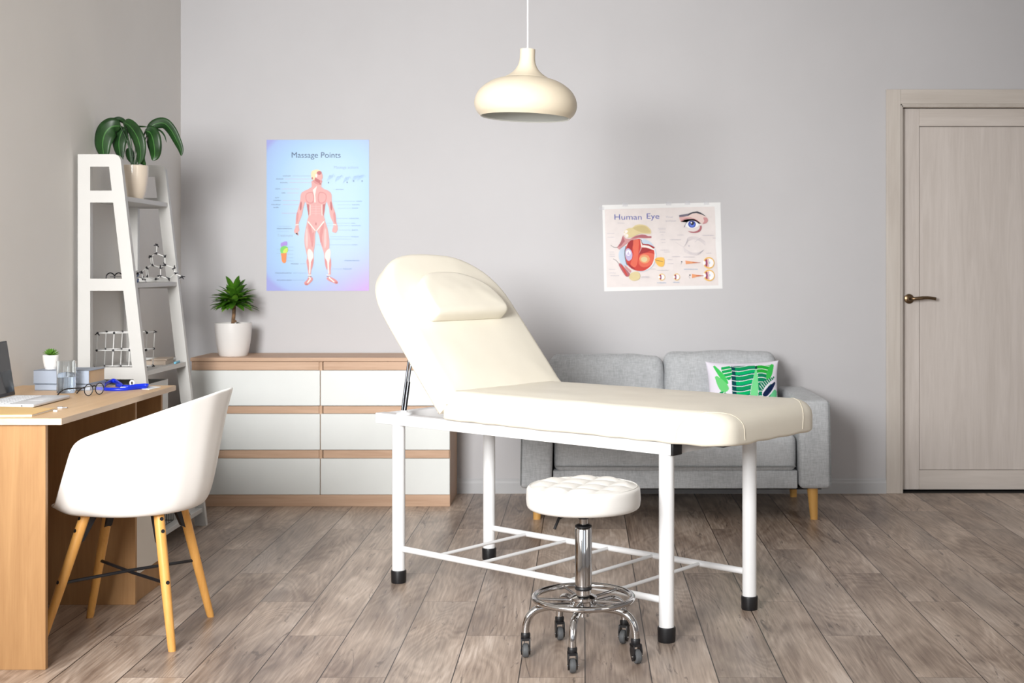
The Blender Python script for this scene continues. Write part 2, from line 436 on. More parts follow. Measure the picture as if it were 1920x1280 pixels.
def skirt(name, pts2, x0, x1, axis):
    bm = B(); prof = [(0, 0), (.014, 0), (.014, .055), (.010, .066), (.010, .070), (.005, .078), (0, .078)]
    a = []; 
    for s in (x0, x1):
        ring = []
        for (q, z) in prof:
            ring.append(bm.verts.new((s, YB-q, z) if axis == 'x' else (XL+q, s, z)))
        a.append(ring)
    n = len(prof)
    for i in range(n): bm.faces.new((a[0][i], a[0][(i+1) % n], a[1][(i+1) % n], a[1][i]))
    bm.faces.new(a[0]); bm.faces.new(a[1][::-1]); struct(name, bm, 'skirting')
skirt('baseboard_back', None, XL, 1.603, 'x'); skirt('baseboard_left', None, YF, YB, 'y')
# door casing, jamb and leaf
cw = .078
bm = B(); box(bm, DX0-.082, DX0-.006, YB-.016, YB, 0, DZ+.084, .003); box(bm, DX1+.006, DX1+.084, YB-.016, YB, 0, DZ+.084, .003); t1 = struct('trim_1', bm, 'casing')
bm = B(); box(bm, DX0-.006, DX1+.006, YB-.016, YB, DZ+.006, DZ+.084, .003); struct('casing_head', bm, 'casing_h', t1)
bm = B()
for q, (w0, w1, yy) in enumerate(((0, .007, YB-.010), (.007, .014, YB-.003))):
    box(bm, DX0-.006+w0, DX0-.006+w1, yy, YB+.12, 0, DZ+.006-w0); box(bm, DX1+.006-w1, DX1+.006-w0, yy, YB+.12, 0, DZ+.006-w0)
    box(bm, DX0-.006, DX1+.006, yy, YB+.12, DZ+.006-w1, DZ+.006-w0)
struct('jamb', bm, 'casing', t1)
LX0, LX1, LZ0, LZ1, LY = DX0+.009, DX1-.009, .012, DZ-.012, YB+.045
bm = B(); box(bm, LX0, LX0+.098, LY, LY+.04, LZ0, LZ1, .0015); box(bm, LX1-.098, LX1, LY, LY+.04, LZ0, LZ1, .0015); dr = struct('door_1', bm, 'door')
bm = B(); box(bm, LX0+.0985, LX1-.0985, LY, LY+.04, LZ1-.093, LZ1, .0015); box(bm, LX0+.0985, LX1-.0985, LY, LY+.04, LZ0, LZ0+.103, .0015); struct('door_rail', bm, 'door_h', dr)
bm = B(); box(bm, LX0+.101, LX1-.101, LY+.008, LY+.034, LZ0+.105, LZ1-.0955, .001); struct('door_panel', bm, 'door', dr)
hp = W(1704, 560, LY)
bm = B(); lathe(bm, [(0, 0), (.024, 0), (.026, .003), (.026, .007), (.020, .010), (.012, .012), (.012, .03), (0, .03)], 32)
for v in bm.verts: v.co = Vector((hp.x+v.co.x, LY-v.co.z, hp.z+v.co.y))
pth = cr([(hp.x, LY-.03, hp.z), (hp.x+.01, LY-.048, hp.z+.001), (hp.x+.04, LY-.054, hp.z+.004), (hp.x+.085, LY-.052, hp.z+.007), (hp.x+.132, LY-.046, hp.z+.001)], 6)
tube(bm, pth, [.011]*6+[.0095]*10+[.0085]*(len(pth)-16), 14, flat=(.75, 1)); h = obj('door_handle', bm, 'bronze', dr); h['label'] = 'bronze lever handle on a round rose'
bm = B(); box(bm, DX0, DX1, YB+.15, YB+.2, 0, DZ); box(bm, DX0, DX1, YB, YB+.2, -.001, .001); struct('door_threshold', bm, 'dark', dr)

# ------------------------------------------------------------------ massage table
TA = math.radians(-38.8); T0 = (-.0605, 4.758)
T = thing('massage_table', 'cream padded massage table on white steel legs, head end raised', 'massage table', (T0[0], T0[1], 0), TA)
LXH, LYH = .622, .252
for sx in (-1, 1):
    for sy in (-1, 1):
        x, y = sx*LXH, sy*LYH
        bm = B(); lathe(bm, [(0, .03), (.0247, .03), (.0247, .602), (0, .602)], 32, (x, y, 0)); lg = obj('leg', bm, 'white_metal', T)
        bm = B(); seg = 40; prof = [(0, 0), (.0270, 0), (.0285, .004), (.0295, .043), (.0285, .047), (.0252, .048), (.0252, .04)]
        lathe(bm, prof, seg, (x, y, 0))
        for v in bm.verts:                    # moulded ribs
            dx, dy = v.co.x-x, v.co.y-y; rr = math.hypot(dx, dy); a = math.atan2(dy, dx)
            if rr > .026 and round(a/(2*PI)*40) % 2: v.co.x = x+dx*.965; v.co.y = y+dy*.965
        o = obj('foot_cap', bm, 'black', lg); o['label'] = 'black ribbed rubber foot'
RX0, RX1 = -.727, .664
for sy in (-1, 1):
    bm = B(); box(bm, RX0, RX1-.009, sy*.25-.025, sy*.25+.025, .60, .64, .0025); r_ = obj('side_rail', bm, 'white_metal', T)
    bm = B(); box(bm, RX1-.010, RX1, sy*.25-.0255, sy*.25+.0255, .5995, .6405, .002); obj('end_cap', bm, 'black', r_)['label'] = 'black plastic end cap'
bm = B(); box(bm, RX0+.004, RX0+.054, -.225, .225, .60, .638, .002); obj('cross_rail', bm, 'white_metal', T)
bm = B(); box(bm, .60, .65, -.225, .225, .60, .638, .002); obj('cross_rail', bm, 'white_metal', T)
bm = B(); box(bm, -.42, -.37, -.225, .225, .60, .638, .002); obj('cross_rail', bm, 'white_metal', T)
bm = B(); box(bm, -.35, .845, -.262, .262, .6405, .650, .001); o = obj('seat_board', bm, 'black', T); o['label'] = 'black underside board'
for sy in (-1, 1):
    bm = B(); cyl(bm, (-LXH, sy*LYH, .13), (LXH, sy*LYH, .13), .0115, 16); obj('lower_rail', bm, 'white_metal', T)
for k in range(5):
    x = -LXH+(k+1)*2*LXH/6
    bm = B(); cyl(bm, (x, -LYH, .130), (x, LYH, .130), .0065, 12); obj('shelf_bar', bm, 'white_metal', T)
# seat pad
SX0, SX1, SW = -.352, .872, .30
out = rrect(SX0, SX1, -SW, SW, .05, 8, (.085, .085, .03, .03))
out = [Vector((p.x, p.y*(1.05 if p.y > 0 else 1))) for p in out]
bm = B(); pad(bm, out, .6425, .748, .046, .012, .006, 22, Vector((.26, 0)))
for v in bm.verts:                             # the foot end bulges and rolls softly
    v.co.z += .0025*noise.noise(Vector((v.co.x*7, v.co.y*9, 3)))
    if v.co.x > .78 and v.co.z > .70: v.co.z -= (v.co.x-.78)*.09
    if v.co.z < .66: v.co.z += .0014*math.sin(v.co.x*55)+.0014*math.sin(v.co.y*48)
seat = obj('seat_cushion', bm, 'leather', T, angle=80)
def seam(bm, pts, r=.0016): return tube(bm, pts, r, 6)
from mathutils.bvhtree import BVHTree
def onto(o, pts, out=.0004):
    t = BVHTree.FromPolygons([v.co.copy() for v in o.data.vertices], [tuple(p.vertices) for p in o.data.polygons]); res = []
    for p in pts:
        l, n_, i_, d_ = t.find_nearest(Vector(p)); res.append(l+n_.normalized()*out*(1 if n_.dot(l-Vector((l.x*.9, 0, .70))) > 0 else -1))
    return res
for sy in (-1, 1):                             # stitched corner gussets
    a = cr([(.690, sy*.31, .652), (.698, sy*.31, .69), (.725, sy*.305, .725), (.765, sy*.29, .752), (.81, sy*.255, .762), (.855, sy*.215, .752), (.885, sy*.190, .715), (.885, sy*.182, .658)], 8)
    bm = B(); seam(bm, onto(seat, a), .0013); obj('stitching', bm, 'leather_seam', seat)

# back pad
AL = math.radians(49.5); ca, sa = math.cos(AL), math.sin(AL)
px, pz = -.365, .655                            # pivot (underside edge)
# local pad coords: s along the back (outline x), y across, t thickness toward the sitter
MB4 = Matrix(((-ca, 0, sa, px), (0, 1, 0, 0), (sa, 0, ca, pz), (0, 0, 0, 1)))
Lb = .712; r0 = .44
half = []
for i in range(1, 24):
    a = PI*i/24; half.append((r0+(Lb-r0)*math.sin(a)**.90, -SW*(-1 if math.cos(a) < 0 else 1)*abs(math.cos(a))**.76*1.0))
outb = []
nn = 9
for i in range(nn): outb.append((0+r0*i/nn, -SW))
outb.append((r0, -SW)); outb += half; outb.append((r0, SW))
for i in range(nn): outb.append((r0-r0*(i+1)/nn, SW))
m0 = outb.pop()
outb.append((0.0, SW)); 
for i in range(1, 9): outb.append((-.004, SW-2*SW*i/9))
outb = [Vector((p[0], p[1]*(1.16 if p[1] > 0 else 1))) for p in outb]
bm = B(); pad(bm, outb, 0, .104, .032, .018, .009, 18, Vector((.36, 0)), MB4)
for v in bm.verts: v.co += Vector((.7, 0, .6))*.0025*noise.noise(Vector((v.co.x*8, v.co.y*8, v.co.z*8)))
back = obj('back_cushion', bm, 'leather', T, angle=80)
bm = B(); sm = []
for f in (.0,):
    pts = [MB4 @ Vector((.40+i*.02, -SW+.012+max(0, (i-2))*.0045, .083)) for i in range(0, 9)]
seam(bm, cr(pts, 3), .0008); obj('stitching', bm, 'leather_seam', back)
bm = B(); outm = offs(outb, .03); 
a_ = [bm.verts.new(MB4 @ Vector((p.x, p.y, -.012))) for p in outm]; b_ = [bm.verts.new(MB4 @ Vector((p.x, p.y, .002))) for p in outm]
bm.faces.new(a_[::-1]); bm.faces.new(b_)
for i in range(len(a_)): bm.faces.new((a_[i], a_[(i+1) % len(a_)], b_[(i+1) % len(a_)], b_[i]))
obj('back_board', bm, 'white_metal', T, smooth=False)
for sy in (-1, 1):
    top = MB4 @ Vector((.33, 0, -.01))
    bm = B(); a = Vector((-.607, sy*.235, .648)); b = Vector((top.x-.02, sy*.19, top.z)); m_ = a.lerp(b, .45)
    cyl(bm, a, m_, .0072, 12); cyl(bm, m_, b, .0042, 10)
    off = Vector((-.014, 0, .004)); cyl(bm, a+off, b+off, .0042, 10)
    sr = obj('support_rod', bm, 'gunmetal', T)
    bm = B(); lathe(bm, [(0, 0), (.03, 0), (.03, .002), (.024, .006), (.012, .008), (.012, .014), (0, .014)], 24, (-.607, sy*.238, .640)); obj('rod_foot', bm, 'white_metal', sr)
# head pillow, half-moon, resting on the raised back
s0 = .345; hw = .212; hh = .232; rc = .030
outp = [(s0+rc-rc*math.cos(PI/2*i/5), -hw+rc-rc*math.sin(PI/2*i/5)) for i in range(6)]
for i in range(1, 25):
    a = PI*i/25; outp.append((s0+rc+(hh-rc)*max(0, math.sin(a))**.86, -(1 if math.cos(a) > 0 else -1)*hw*abs(math.cos(a))**.80))
outp += [(s0+rc-rc*math.cos(PI/2*i/5), hw-rc+rc*math.sin(PI/2*i/5)) for i in range(5, -1, -1)]
outp += [(s0, hw-rc-(2*hw-2*rc)*i/10) for i in range(1, 10)]
outp = [Vector(p) for p in outp]
def tp(v):
    f = max(0, min(1, (v.x-s0)/hh)); v.z = .111+(v.z-.111)*(1-.50*f**1.6); return v
bm = B(); pad(bm, outp, .111, .176, .026, .010, .010, 12, Vector((s0+.10, 0)), MB4, tp)
for v in bm.verts: v.co += Vector((.5, 0, .5))*.003*noise.noise(Vector((v.co.x*15, v.co.y*15, v.co.z*15)))
hp_ = obj('head_pillow', bm, 'leather', None, angle=80)
hp_.matrix_world = Matrix.Translation((T0[0], T0[1], 0)) @ Matrix.Rotation(TA, 4, 'Z')
tag(hp_, 'cream half-moon head pillow resting on the raised end of the massage table', 'pillow')

# ------------------------------------------------------------------ rolling stool
S0 = (.0, 4.036)
S = thing('rolling_stool', 'round white tufted stool on chrome five-caster base', 'stool', (S0[0], S0[1], 0))
def seat_bm():
    bm = B(); R = .1765; z0, z1 = .452, .522; rt, rb = .012, .016
    prof = [(0, z0), (R*.5, z0), (R-rb, z0)]
    for k in range(1, 6): a = k/5*PI/2; prof.append((R-rb+rb*math.sin(a), z0+rb-rb*math.cos(a)))
    prof += [(R+.0015, z0+.03), (R, z1-rt-.004)]
    for k in range(1, 6): a = k/5*PI/2; prof.append((R-rt+rt*math.cos(a), z1-rt+rt*math.sin(a)))
    for k in range(1, 44): prof.append(((R-rt)*(1-k/44), z1))
    prof.append((0, z1)); lathe(bm, prof, 144)
    ang = math.radians(-20); q = .082
    for v in bm.verts:
        r = math.hypot(v.co.x, v.co.y)
        if v.co.z > z1-.0005 and r < R-rt+1e-5:
            x = v.co.x*math.cos(ang)+v.co.y*math.sin(ang); y = -v.co.x*math.sin(ang)+v.co.y*math.cos(ang)
            gx = abs(math.sin(PI*(x/q))); gy = abs(math.sin(PI*(y/q+.0)))
            e = min(1, (R-rt-r)/.03)
            v.co.z += e*(.0098*(gx*gy)**.5)+.002*e
    return bm
st = obj('seat', seat_bm(), 'stool_leather', S, angle=70)
bm = B(); tube(bm, [(.1672*math.cos(2*PI*i/64), .1672*math.sin(2*PI*i/64), .5222) for i in range(64)], .0014, 6, True); obj('piping', bm, 'stool_leather', st)
bm = B(); lathe(bm, [(0, .42), (.0165, .42), (.0165, .44), (.09, .441), (.09, .452), (0, .452)], 32); sp_ = obj('seat_plate', bm, 'black', S)
bm = B(); tube(bm, [(-.02, -.01, .446), (-.075, -.06, .432), (-.088, -.075, .402)], .0045, 10); obj('height_lever', bm, 'black', S)
bm = B(); cyl(bm, (0, 0, .38), (0, 0, .425), .0135, 28); obj('gas_cylinder', bm, 'chrome', S)
bm = B(); lathe(bm, [(0, .206), (.026, .206), (.0262, .388), (.024, .392), (.022, .395), (0, .395)], 40); clm = obj('column', bm, 'chrome', S)
bm = B(); lathe(bm, [(.0255, .200), (.0275, .2055), (.0255, .211)], 40); obj('column_ring', bm, 'black', clm)
bm = B(); lathe(bm, [(.022, .393), (.0262, .394), (.0262, .399), (.018, .403), (0, .403)], 32); obj('column_ring', bm, 'black', clm)
bm = B(); lathe(bm, [(0, .118), (.018, .118), (.018, .128), (.034, .132), (.036, .165), (.042, .170), (.042, .178), (.030, .184), (.023, .186), (.023, .206), (0, .206)], 40); obj('hub', bm, 'chrome', S)
RR = .152
bm = B(); tube(bm, [(RR*math.cos(2*PI*i/72), RR*math.sin(2*PI*i/72), .176) for i in range(72)], .0094, 14, True); fr = obj('foot_ring', bm, 'chrome', S)
def caster(px, py, ang):
    bm = B(); lathe(bm, [(0, .058), (.0135, .058), (.0145, .062), (.0145, .07), (.012, .074), (0, .074)], 24, (px, py, 0))
    c = Vector((px+.012*math.cos(ang), py+.012*math.sin(ang), .0215)); ax = Vector((-math.sin(ang), math.cos(ang), 0)); fw = Vector((math.cos(ang), math.sin(ang), 0))
    for s in (-1, 1):                         # fork cheeks
        pr = [(-.018, .036), (-.012, .056), (.010, .056), (.016, .036), (.009, .012), (0, .006), (-.008, .014)]
        A = [bm.verts.new(Vector((px, py, 0))+fw*p[0]+fw*.006+ax*s*.0105+Vector((0, 0, p[1]))) for p in pr]
        Bv = [bm.verts.new(Vector((px, py, 0))+fw*p[0]+fw*.006+ax*s*.0145+Vector((0, 0, p[1]))) for p in pr]
        bm.faces.new(A); bm.faces.new(Bv[::-1])
        for i in range(7): bm.faces.new((A[i], A[(i+1) % 7], Bv[(i+1) % 7], Bv[i]))
    pr = [(-.012, .050), (.014, .050), (.014, .058), (-.012, .058)]
    A = [bm.verts.new(Vector((px, py, 0))+fw*p[0]+ax*-.0145+Vector((0, 0, p[1]))) for p in pr]
    Bv = [bm.verts.new(Vector((px, py, 0))+fw*p[0]+ax*.0145+Vector((0, 0, p[1]))) for p in pr]
    bm.faces.new(A); bm.faces.new(Bv[::-1])
    for i in range(4): bm.faces.new((A[i], A[(i+1) % 4], Bv[(i+1) % 4], Bv[i]))
    o = obj('caster', bm, 'black', S)
    bm = B(); prof = [(0, -.0095), (.017, -.0095), (.0205, -.007), (.0214, -.003), (.0214, .003), (.0205, .007), (.017, .0095), (0, .0095)]
    lathe(bm, prof, 32); R3 = Matrix((fw, Vector((0, 0, 1)), ax)).transposed()
    for v in bm.verts: v.co = c+R3 @ v.co
    obj('wheel', bm, 'tyre', o)
    bm = B(); cyl(bm, c-ax*.0175, c+ax*.0175, .003, 10); lathe_ = B(); lathe_.free(); cyl(bm, c-ax*.0101, c+ax*.0101, .014, 24); obj('axle', bm, 'chrome', o)
for k, off in zip(range(5), (-1.9, -1.4, -1.5, -1.45, -1.2)):
    a = math.radians(43.4+72*k); ca_, sa_ = math.cos(a), math.sin(a)
    prof = [(.030, .150), (.09, .150), (.12, .149), (.150, .140), (.169, .122), (.178, .098), (.1800, .08), (.180, .070)]
    bm = B(); tube(bm, cr([(r*ca_, r*sa_, z) for r, z in prof], 5), .0117, 16); obj('leg', bm, 'chrome', S)
    bm = B(); cyl(bm, (.03*ca_, .03*sa_, .168), (RR*ca_, RR*sa_, .176), .0045, 10); obj('spoke', bm, 'chrome', S)
    caster(.18*ca_, .18*sa_, off)

# ------------------------------------------------------------------ desk
D = thing('desk', 'pale oak desk standing against the left wall', 'desk', (-1.84, 4.4, 0))
def dbox(name, x0, x1, y0, y1, z0, z1, mat, par=None, r=.0008):
    bm = B(); box(bm, x0+1.84, x1+1.84, y0-4.4, y1-4.4, z0, z1, r, 1); return obj(name, bm, mat, par or D, smooth=False)
tp_ = dbox('desktop', XL+.004, -1.5495, 3.862, 4.945, .731, .750, 'oak_top')
dbox('edge_band', -1.5498, -1.5485, 3.862, 4.945, .7312, .7498, 'oak_edge', tp_, 0)
dbox('edge_band', XL+.004, -1.5485, 3.861, 3.8618, .7312, .7498, 'oak_edge', tp_, 0)
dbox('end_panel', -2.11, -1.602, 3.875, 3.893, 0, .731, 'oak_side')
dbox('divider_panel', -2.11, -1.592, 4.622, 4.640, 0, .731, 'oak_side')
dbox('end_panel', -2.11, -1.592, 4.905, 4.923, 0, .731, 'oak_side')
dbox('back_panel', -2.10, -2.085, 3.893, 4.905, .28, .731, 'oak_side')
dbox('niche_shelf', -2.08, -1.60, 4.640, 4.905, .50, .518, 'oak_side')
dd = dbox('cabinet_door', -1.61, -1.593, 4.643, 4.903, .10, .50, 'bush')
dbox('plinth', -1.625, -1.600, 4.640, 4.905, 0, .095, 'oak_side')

# ------------------------------------------------------------------ armchair with white shell
CH = thing('shell_armchair', 'white plastic shell armchair on beech legs, pulled up to the desk', 'chair', (-1.475, 4.26, 0), PI)
# local: +x = forward (towards the desk), y across
NP, NR = 97, 30
def rim(phi):            # phi 0 = back centre, +-pi = front centre; rim point (x, y, z)
    a = abs(phi)/PI; s = 1 if phi >= 0 else -1
    K = [(0, -.322, 0, .802), (.10, -.300, .10, .797), (.20, -.236, .195, .777), (.30, -.145, .262, .746), (.40, -.045, .292, .712), (.47, .030, .300, .686), (.505, .064, .301, .673),
         (.53, .080, .300, .659), (.56, .090, .297, .635), (.62, .107, .290, .585), (.68, .126, .282, .530), (.73, .142, .272, .484), (.76, .150, .262, .470), (.80, .168, .240, .461), (.88, .198, .17, .452), (1, .205, 0, .450)]
    for k0, k1 in zip(K, K[1:]):
        if a <= k1[0]+1e-9:
            t = (a-k0[0])/(k1[0]-k0[0]); 
            return Vector((k0[1]+(k1[1]-k0[1])*t, s*(k0[2]+(k1[2]-k0[2])*t), k0[3]+(k1[3]-k0[3])*t))
rp = [rim(-PI+2*PI*i/(NP-1)) for i in range(NP)]
for _ in range(1): rp = [rp[0]]+[(rp[i-1]+rp[i]*2+rp[i+1])/4 for i in range(1, NP-1)]+[rp[-1]]
bm = B(); grid = []
for i in range(NP-1):
    R_ = rp[i]; row = []; phi = -PI+2*PI*i/(NP-1)
    # foot of the wall on the seat pan
    bx = -.03+.19*(-math.cos(phi)) ; by = .205*math.sin(phi)
    bx = -.035-.175*math.cos(phi)
    Pb = Vector((bx, by, .432)); c0 = Vector((-.02, 0, .415))
    front = max(0, -math.cos(phi))
    P2 = Vector((bx*1.0, by*1.0, .420))
    ctrl = Vector((R_.x*.90-.0*front, R_.y*.93, .425+.02*front))
    for j in range(NR+1):
        t = j/NR
        if t < .4:
            q = c0.lerp(P2, t/.4)
        else:
            u = (t-.4)/.6; dz_ = R_.z-.42
            k1 = Vector((R_.x*.83, R_.y*.84, .418)); k2 = Vector((R_.x*(.83+.09*front), R_.y*.88, .42+dz_*.55))
            q = P2*(1-u)**3+k1*3*u*(1-u)**2+k2*3*u*u*(1-u)+R_*u**3
        row.append(q)
    # ease the kink where pan meets wall
    for _ in range(3): row = [row[0]]+[(row[j-1]+row[j]*2+row[j+1])/4 for j in range(1, NR)]+[row[-1]]
    grid.append(row)
vc = bm.verts.new(grid[0][0]); V = [[bm.verts.new(p) for p in row[1:]] for row in grid]
n_ = len(V)
for i in range(n_):
    a, b = V[i], V[(i+1) % n_]
    bm.faces.new((vc, a[0], b[0]))
    for j in range(NR-1): bm.faces.new((a[j], a[j+1], b[j+1], b[j]))
sh = obj('shell', bm, 'white_plastic', CH, angle=80)
m = sh.modifiers.new('thickness', 'SOLIDIFY'); m.thickness = .007; m.offset = 0; m = sh.modifiers.new('soft', 'BEVEL'); m.width = .0025; m.segments = 2; m.limit_method = 'ANGLE'
m = sh.modifiers.new('sub', 'SUBSURF'); m.levels = 1; m.render_levels = 1
# legs: local x = -(X+1.475), y = -(Y-4.26)
tops = [((-.125, .125), (-.190, .195)), ((-.120, -.115), (-.196, -.205)), ((.105, .125), (.225, .20)), ((.115, -.115), (.215, -.195))]
brz = .205; mids = []
for (tx, ty), (fx_, fy_) in tops:
    a = Vector((tx, ty, .422)); b = Vector((fx_, fy_, 0)); 
    bm = B(); pts = [a.lerp(b, t) for t in (0, .15, .5, .97, 1)]; tube(bm, pts, [.0165, .0165, .0155, .0125, .0115], 18)
    for v in bm.verts:
        if v.co.z < .004: v.co.z = 0
    lg = obj('leg', bm, 'beech', CH)
    inw = Vector((-a.x, -a.y, 0)).normalized(); dr_ = (b-a).normalized()
    bm = B(); w_ = Vector((-inw.y, inw.x, 0))
    P = [a+inw*.012+Vector((0, 0, .004)), a+inw*.045+Vector((0, 0, .004)), a+inw*.030-Vector((0, 0, .02)), a+dr_*.095+inw*.022, a+dr_*.105+inw*.010]
    A = [bm.verts.new(p-w_*.011) for p in P]; Bv = [bm.verts.new(p+w_*.011) for p in P]
    bm.faces.new(A); bm.faces.new(Bv[::-1])
    for i in range(5): bm.faces.new((A[i], A[(i+1) % 5], Bv[(i+1) % 5], Bv[i]))
    obj('bracket', bm, 'black', lg, smooth=False)
    outw = -inw; 
    for tt in (.055, .145, .515):
        bm = B()
        c = a.lerp(b, tt); nrm = (outw-dr_*outw.dot(dr_)).normalized(); 
        rr = .0160 if tt < .3 else .0152
        cyl(bm, c+nrm*(rr-.004), c+nrm*(rr+.0006), .0062, 16); obj('screw', bm, 'black', lg)
    mids.append(a.lerp(b, .515))
for i, j in ((0, 3), (1, 2)):
    bm = B(); cm = (mids[0]+mids[1]+mids[2]+mids[3])/4; cm.z += .0035 if i else -.0035
    tube(bm, [mids[i], cm, mids[j]], .0052, 10); obj('brace_rod', bm, 'black', CH)
bm = B(); box(bm, -.12, .12, -.12, .12, .408, .416, .002); obj('mounting_plate', bm, 'black', CH)

# ------------------------------------------------------------------ ladder shelf
YN, YFAR = 5.45, 6.03; XBK = -2.118
LS = thing('ladder_shelf', 'white A-frame ladder shelf standing in the left corner', 'shelf', (-1.95, 5.74, 0))
def xfront(z): return -1.9334-.115*(z-1.6065)
rails = [(1.469, 1.519), (1.100, 1.150), (.729, .779), (.36, .41), (.045, .09)]
def side(y0, y1):
    bm = B(); st_ = .052; zt = 1.671
    # outer outline with rounded top corner, openings cut as separate loops -> build from convex pieces sharing a plane
    def quad(p): prism(bm, [(x+1.95, z) for x, z in p], y0-5.74, y1-5.74)
    quad([(XBK, 0), (XBK+st_, 0), (XBK+st_, zt), (XBK, zt)])
    xf0, xft = xfront(0), xfront(zt)
    r = .03
    quad([(xf0-st_, 0), (xf0, 0), (xfront(zt-r), zt-r), (xfront(zt-r)-st_, zt-r)])
    zo = 1.619
    xi = lambda z: xfront(z)-st_
    arc = [(xfront(zt-r)-r+r*math.cos(PI/2*i/6), zt-r+r*math.sin(PI/2*i/6)) for i in range(7)]
    quad([(XBK+st_, zo), (xi(zo), zo), (xi(zt-r), zt-r)]+arc[:0]+[(xi(zt-r), zt), (XBK+st_, zt)])
    quad([(xi(zt-r), zt-r)]+arc+[(xi(zt-r), zt)])
    for z0, z1 in rails: quad([(XBK+st_, z0), (xi(z0), z0), (xi(z1), z1), (XBK+st_, z1)])
    return obj('side_frame', bm, 'shelf_white', LS, smooth=False)
side(YN, YN+.028); side(YFAR, YFAR+.028)
SZ = [1.497, 1.131, .760, .39, .085]
for z in SZ:
    bm = B(); box(bm, XBK+.002+1.95, xfront(z)-.006+1.95, YN+.028-5.74, YFAR-5.74, z-.02, z, .001, 1); obj('shelf_board', bm, 'shelf_white', LS, smooth=False)

# ------------------------------------------------------------------ dresser
DRX0, DRX1, DRY0 = -1.968, -.669, 6.52
DRS = thing('dresser', 'wide oak dresser with six white drawers against the back wall', 'dresser', ((DRX0+DRX1)/2, 6.7, 0))
ox = (DRX0+DRX1)/2
def rb(name, x0, x1, y0, y1, z0, z1, mat, par=None, r=.001):
    bm = B(); box(bm, x0-ox, x1-ox, y0-6.7, y1-6.7, z0, z1, r, 1); return obj(name, bm, mat, par or DRS, smooth=False)
yb = 6.883
tpd = rb('top', DRX0, DRX1, DRY0-.006, yb, .727, .745, 'sonoma')
sd = rb('side_panel', DRX1-.018, DRX1, DRY0+.016, yb, 0, .7268, 'sonoma_v'); rb('side_panel', DRX0, DRX0+.018, DRY0+.016, yb, 0, .7268, 'sonoma_v')
rb('plinth', DRX0+.0185, DRX1-.0185, DRY0+.002, DRY0+.018, .0, .058, 'sonoma')
bx_ = rb('plinth', DRX0, DRX1, DRY0, DRY0+.0155, .0, .0585, 'sonoma')
cxm = (DRX0+DRX1)/2
rb('centre_panel', cxm-.009, cxm+.009, DRY0+.012, yb-.01, .06, .7265, 'sonoma_v')
rb('back_board', DRX0+.02, DRX1-.02, yb-.008, yb-.001, .02, .7265, 'sonoma_v')
zs = [(.0595, .2395), (.2835, .4635), (.5045, .681)]
for z0, z1 in zs:
    for x0, x1 in ((DRX0+.001, cxm-.002), (cxm+.002, DRX1-.001)):
        d_ = rb('drawer', x0, x1, DRY0-.002, DRY0+.0145, z0, z1, 'drawer', None, .0015)
        ly0 = z1+.0015; ly1 = {.2395: .2815, .4635: .5025, .681: .7255}[z1]
        rb('grip_strip', x0+.012 if x0 > cxm else x0+.016, (x1-.006) if x1 < cxm else x1-.001 if False else x1-.003, DRY0+.005, DRY0+.0145, ly0, ly1-.001, 'sonoma', d_)

# ------------------------------------------------------------------ sofa
SF = thing('sofa', 'small grey fabric sofa with beech legs against the back wall', 'sofa', (.435, 6.5, 0))
SX, SY = .435, 6.5
def so(name, bm, mat='sofa', par=None, angle=75): return obj(name, bm, mat, par or SF, angle=angle)
AX0, AX1 = -.292, 1.162; AW = .148; yf, ybk = 6.13, 6.86
for s, (x0, x1) in ((-1, (AX0, AX0+AW)), (1, (AX1-AW, AX1))):
    bm = B(); rbox(bm, AW/2, (ybk-yf)/2, .208, .022, ((x0+x1)/2-SX, (yf+ybk)/2-SY, .362), (.006, .004, .006), 8)
    for v in bm.verts:                       # arm flares a little towards the floor on its outer side
        if s*v.co.x > 0:
            pass
        v.co.x += s*(.57-v.co.z)*.018
    a = so('arm', bm)
    bm = B(); xo = (x1 if s > 0 else x0)-SX
    tube(bm, [(xo+s*(.57-z)*.018-s*.003, yf-SY+.003, z) for z in (.17, .30, .45, .555)], .0028, 8); so('seam', bm, 'piping', a)
bm = B(); box(bm, AX0+AW-SX, AX1-AW-SX, yf+.03-SY, ybk-SY, .150, .235, .006); so('seat_base', bm)
bm = B(); rbox(bm, (AX1-AX0-2*AW)/2-.006, .335, .088, .035, (0, yf+.02+.335-SY, .318), (.002, .008, .018), 12, .002, 3); sc = so('seat_cushion', bm)
bm = B(); w2 = (AX1-AX0-2*AW)/2-.012
tube(bm, [(-w2, yf+.0155-SY, .258), (0, yf+.010-SY, .257), (w2, yf+.0155-SY, .258)], .003, 8); so('piping', bm, 'piping', sc)
bm = B(); box(bm, AX0+.14-SX, AX1-.24-SX, 6.775-SY, ybk-SY, .20, .66, .02, 3); so('back_frame', bm)
for i, (x0, x1, zt) in enumerate(((-.172, .408, .742), (.412, .985, .758))):
    bm = B(); h = (zt-.40)/2+.0
    rbox(bm, (x1-x0)/2, .085, h, .045, (0, 0, 0), (.004, .040, .010), 14, .009, i*5+1)
    R3 = Matrix.Rotation(math.radians(-10), 3, 'X')
    for v in bm.verts: v.co = R3 @ v.co+Vector(((x0+x1)/2-SX, 6.68-SY, .40+h))
    bc = so('back_cushion', bm)
bm = B(); box(bm, AX0+.03-SX, AX1-.03-SX, yf+.06-SY, ybk-.01-SY, .142, .152); so('underside', bm, 'dark')
for x, y, tx_, ty_ in ((-.215, 6.20, -1, -1), (1.090, 6.20, 1, -1), (-.215, 6.79, -1, 1), (1.090, 6.79, 1, 1)):
    bm = B(); cyl(bm, (x-SX, y-SY, .156), (x+.007*tx_-SX, y+.008*ty_-SY, 0), .0265, 24, .0175); 
    for v in bm.verts:
        if v.co.z < .01: v.co.z = 0
    obj('leg', bm, 'beech_sofa', SF)

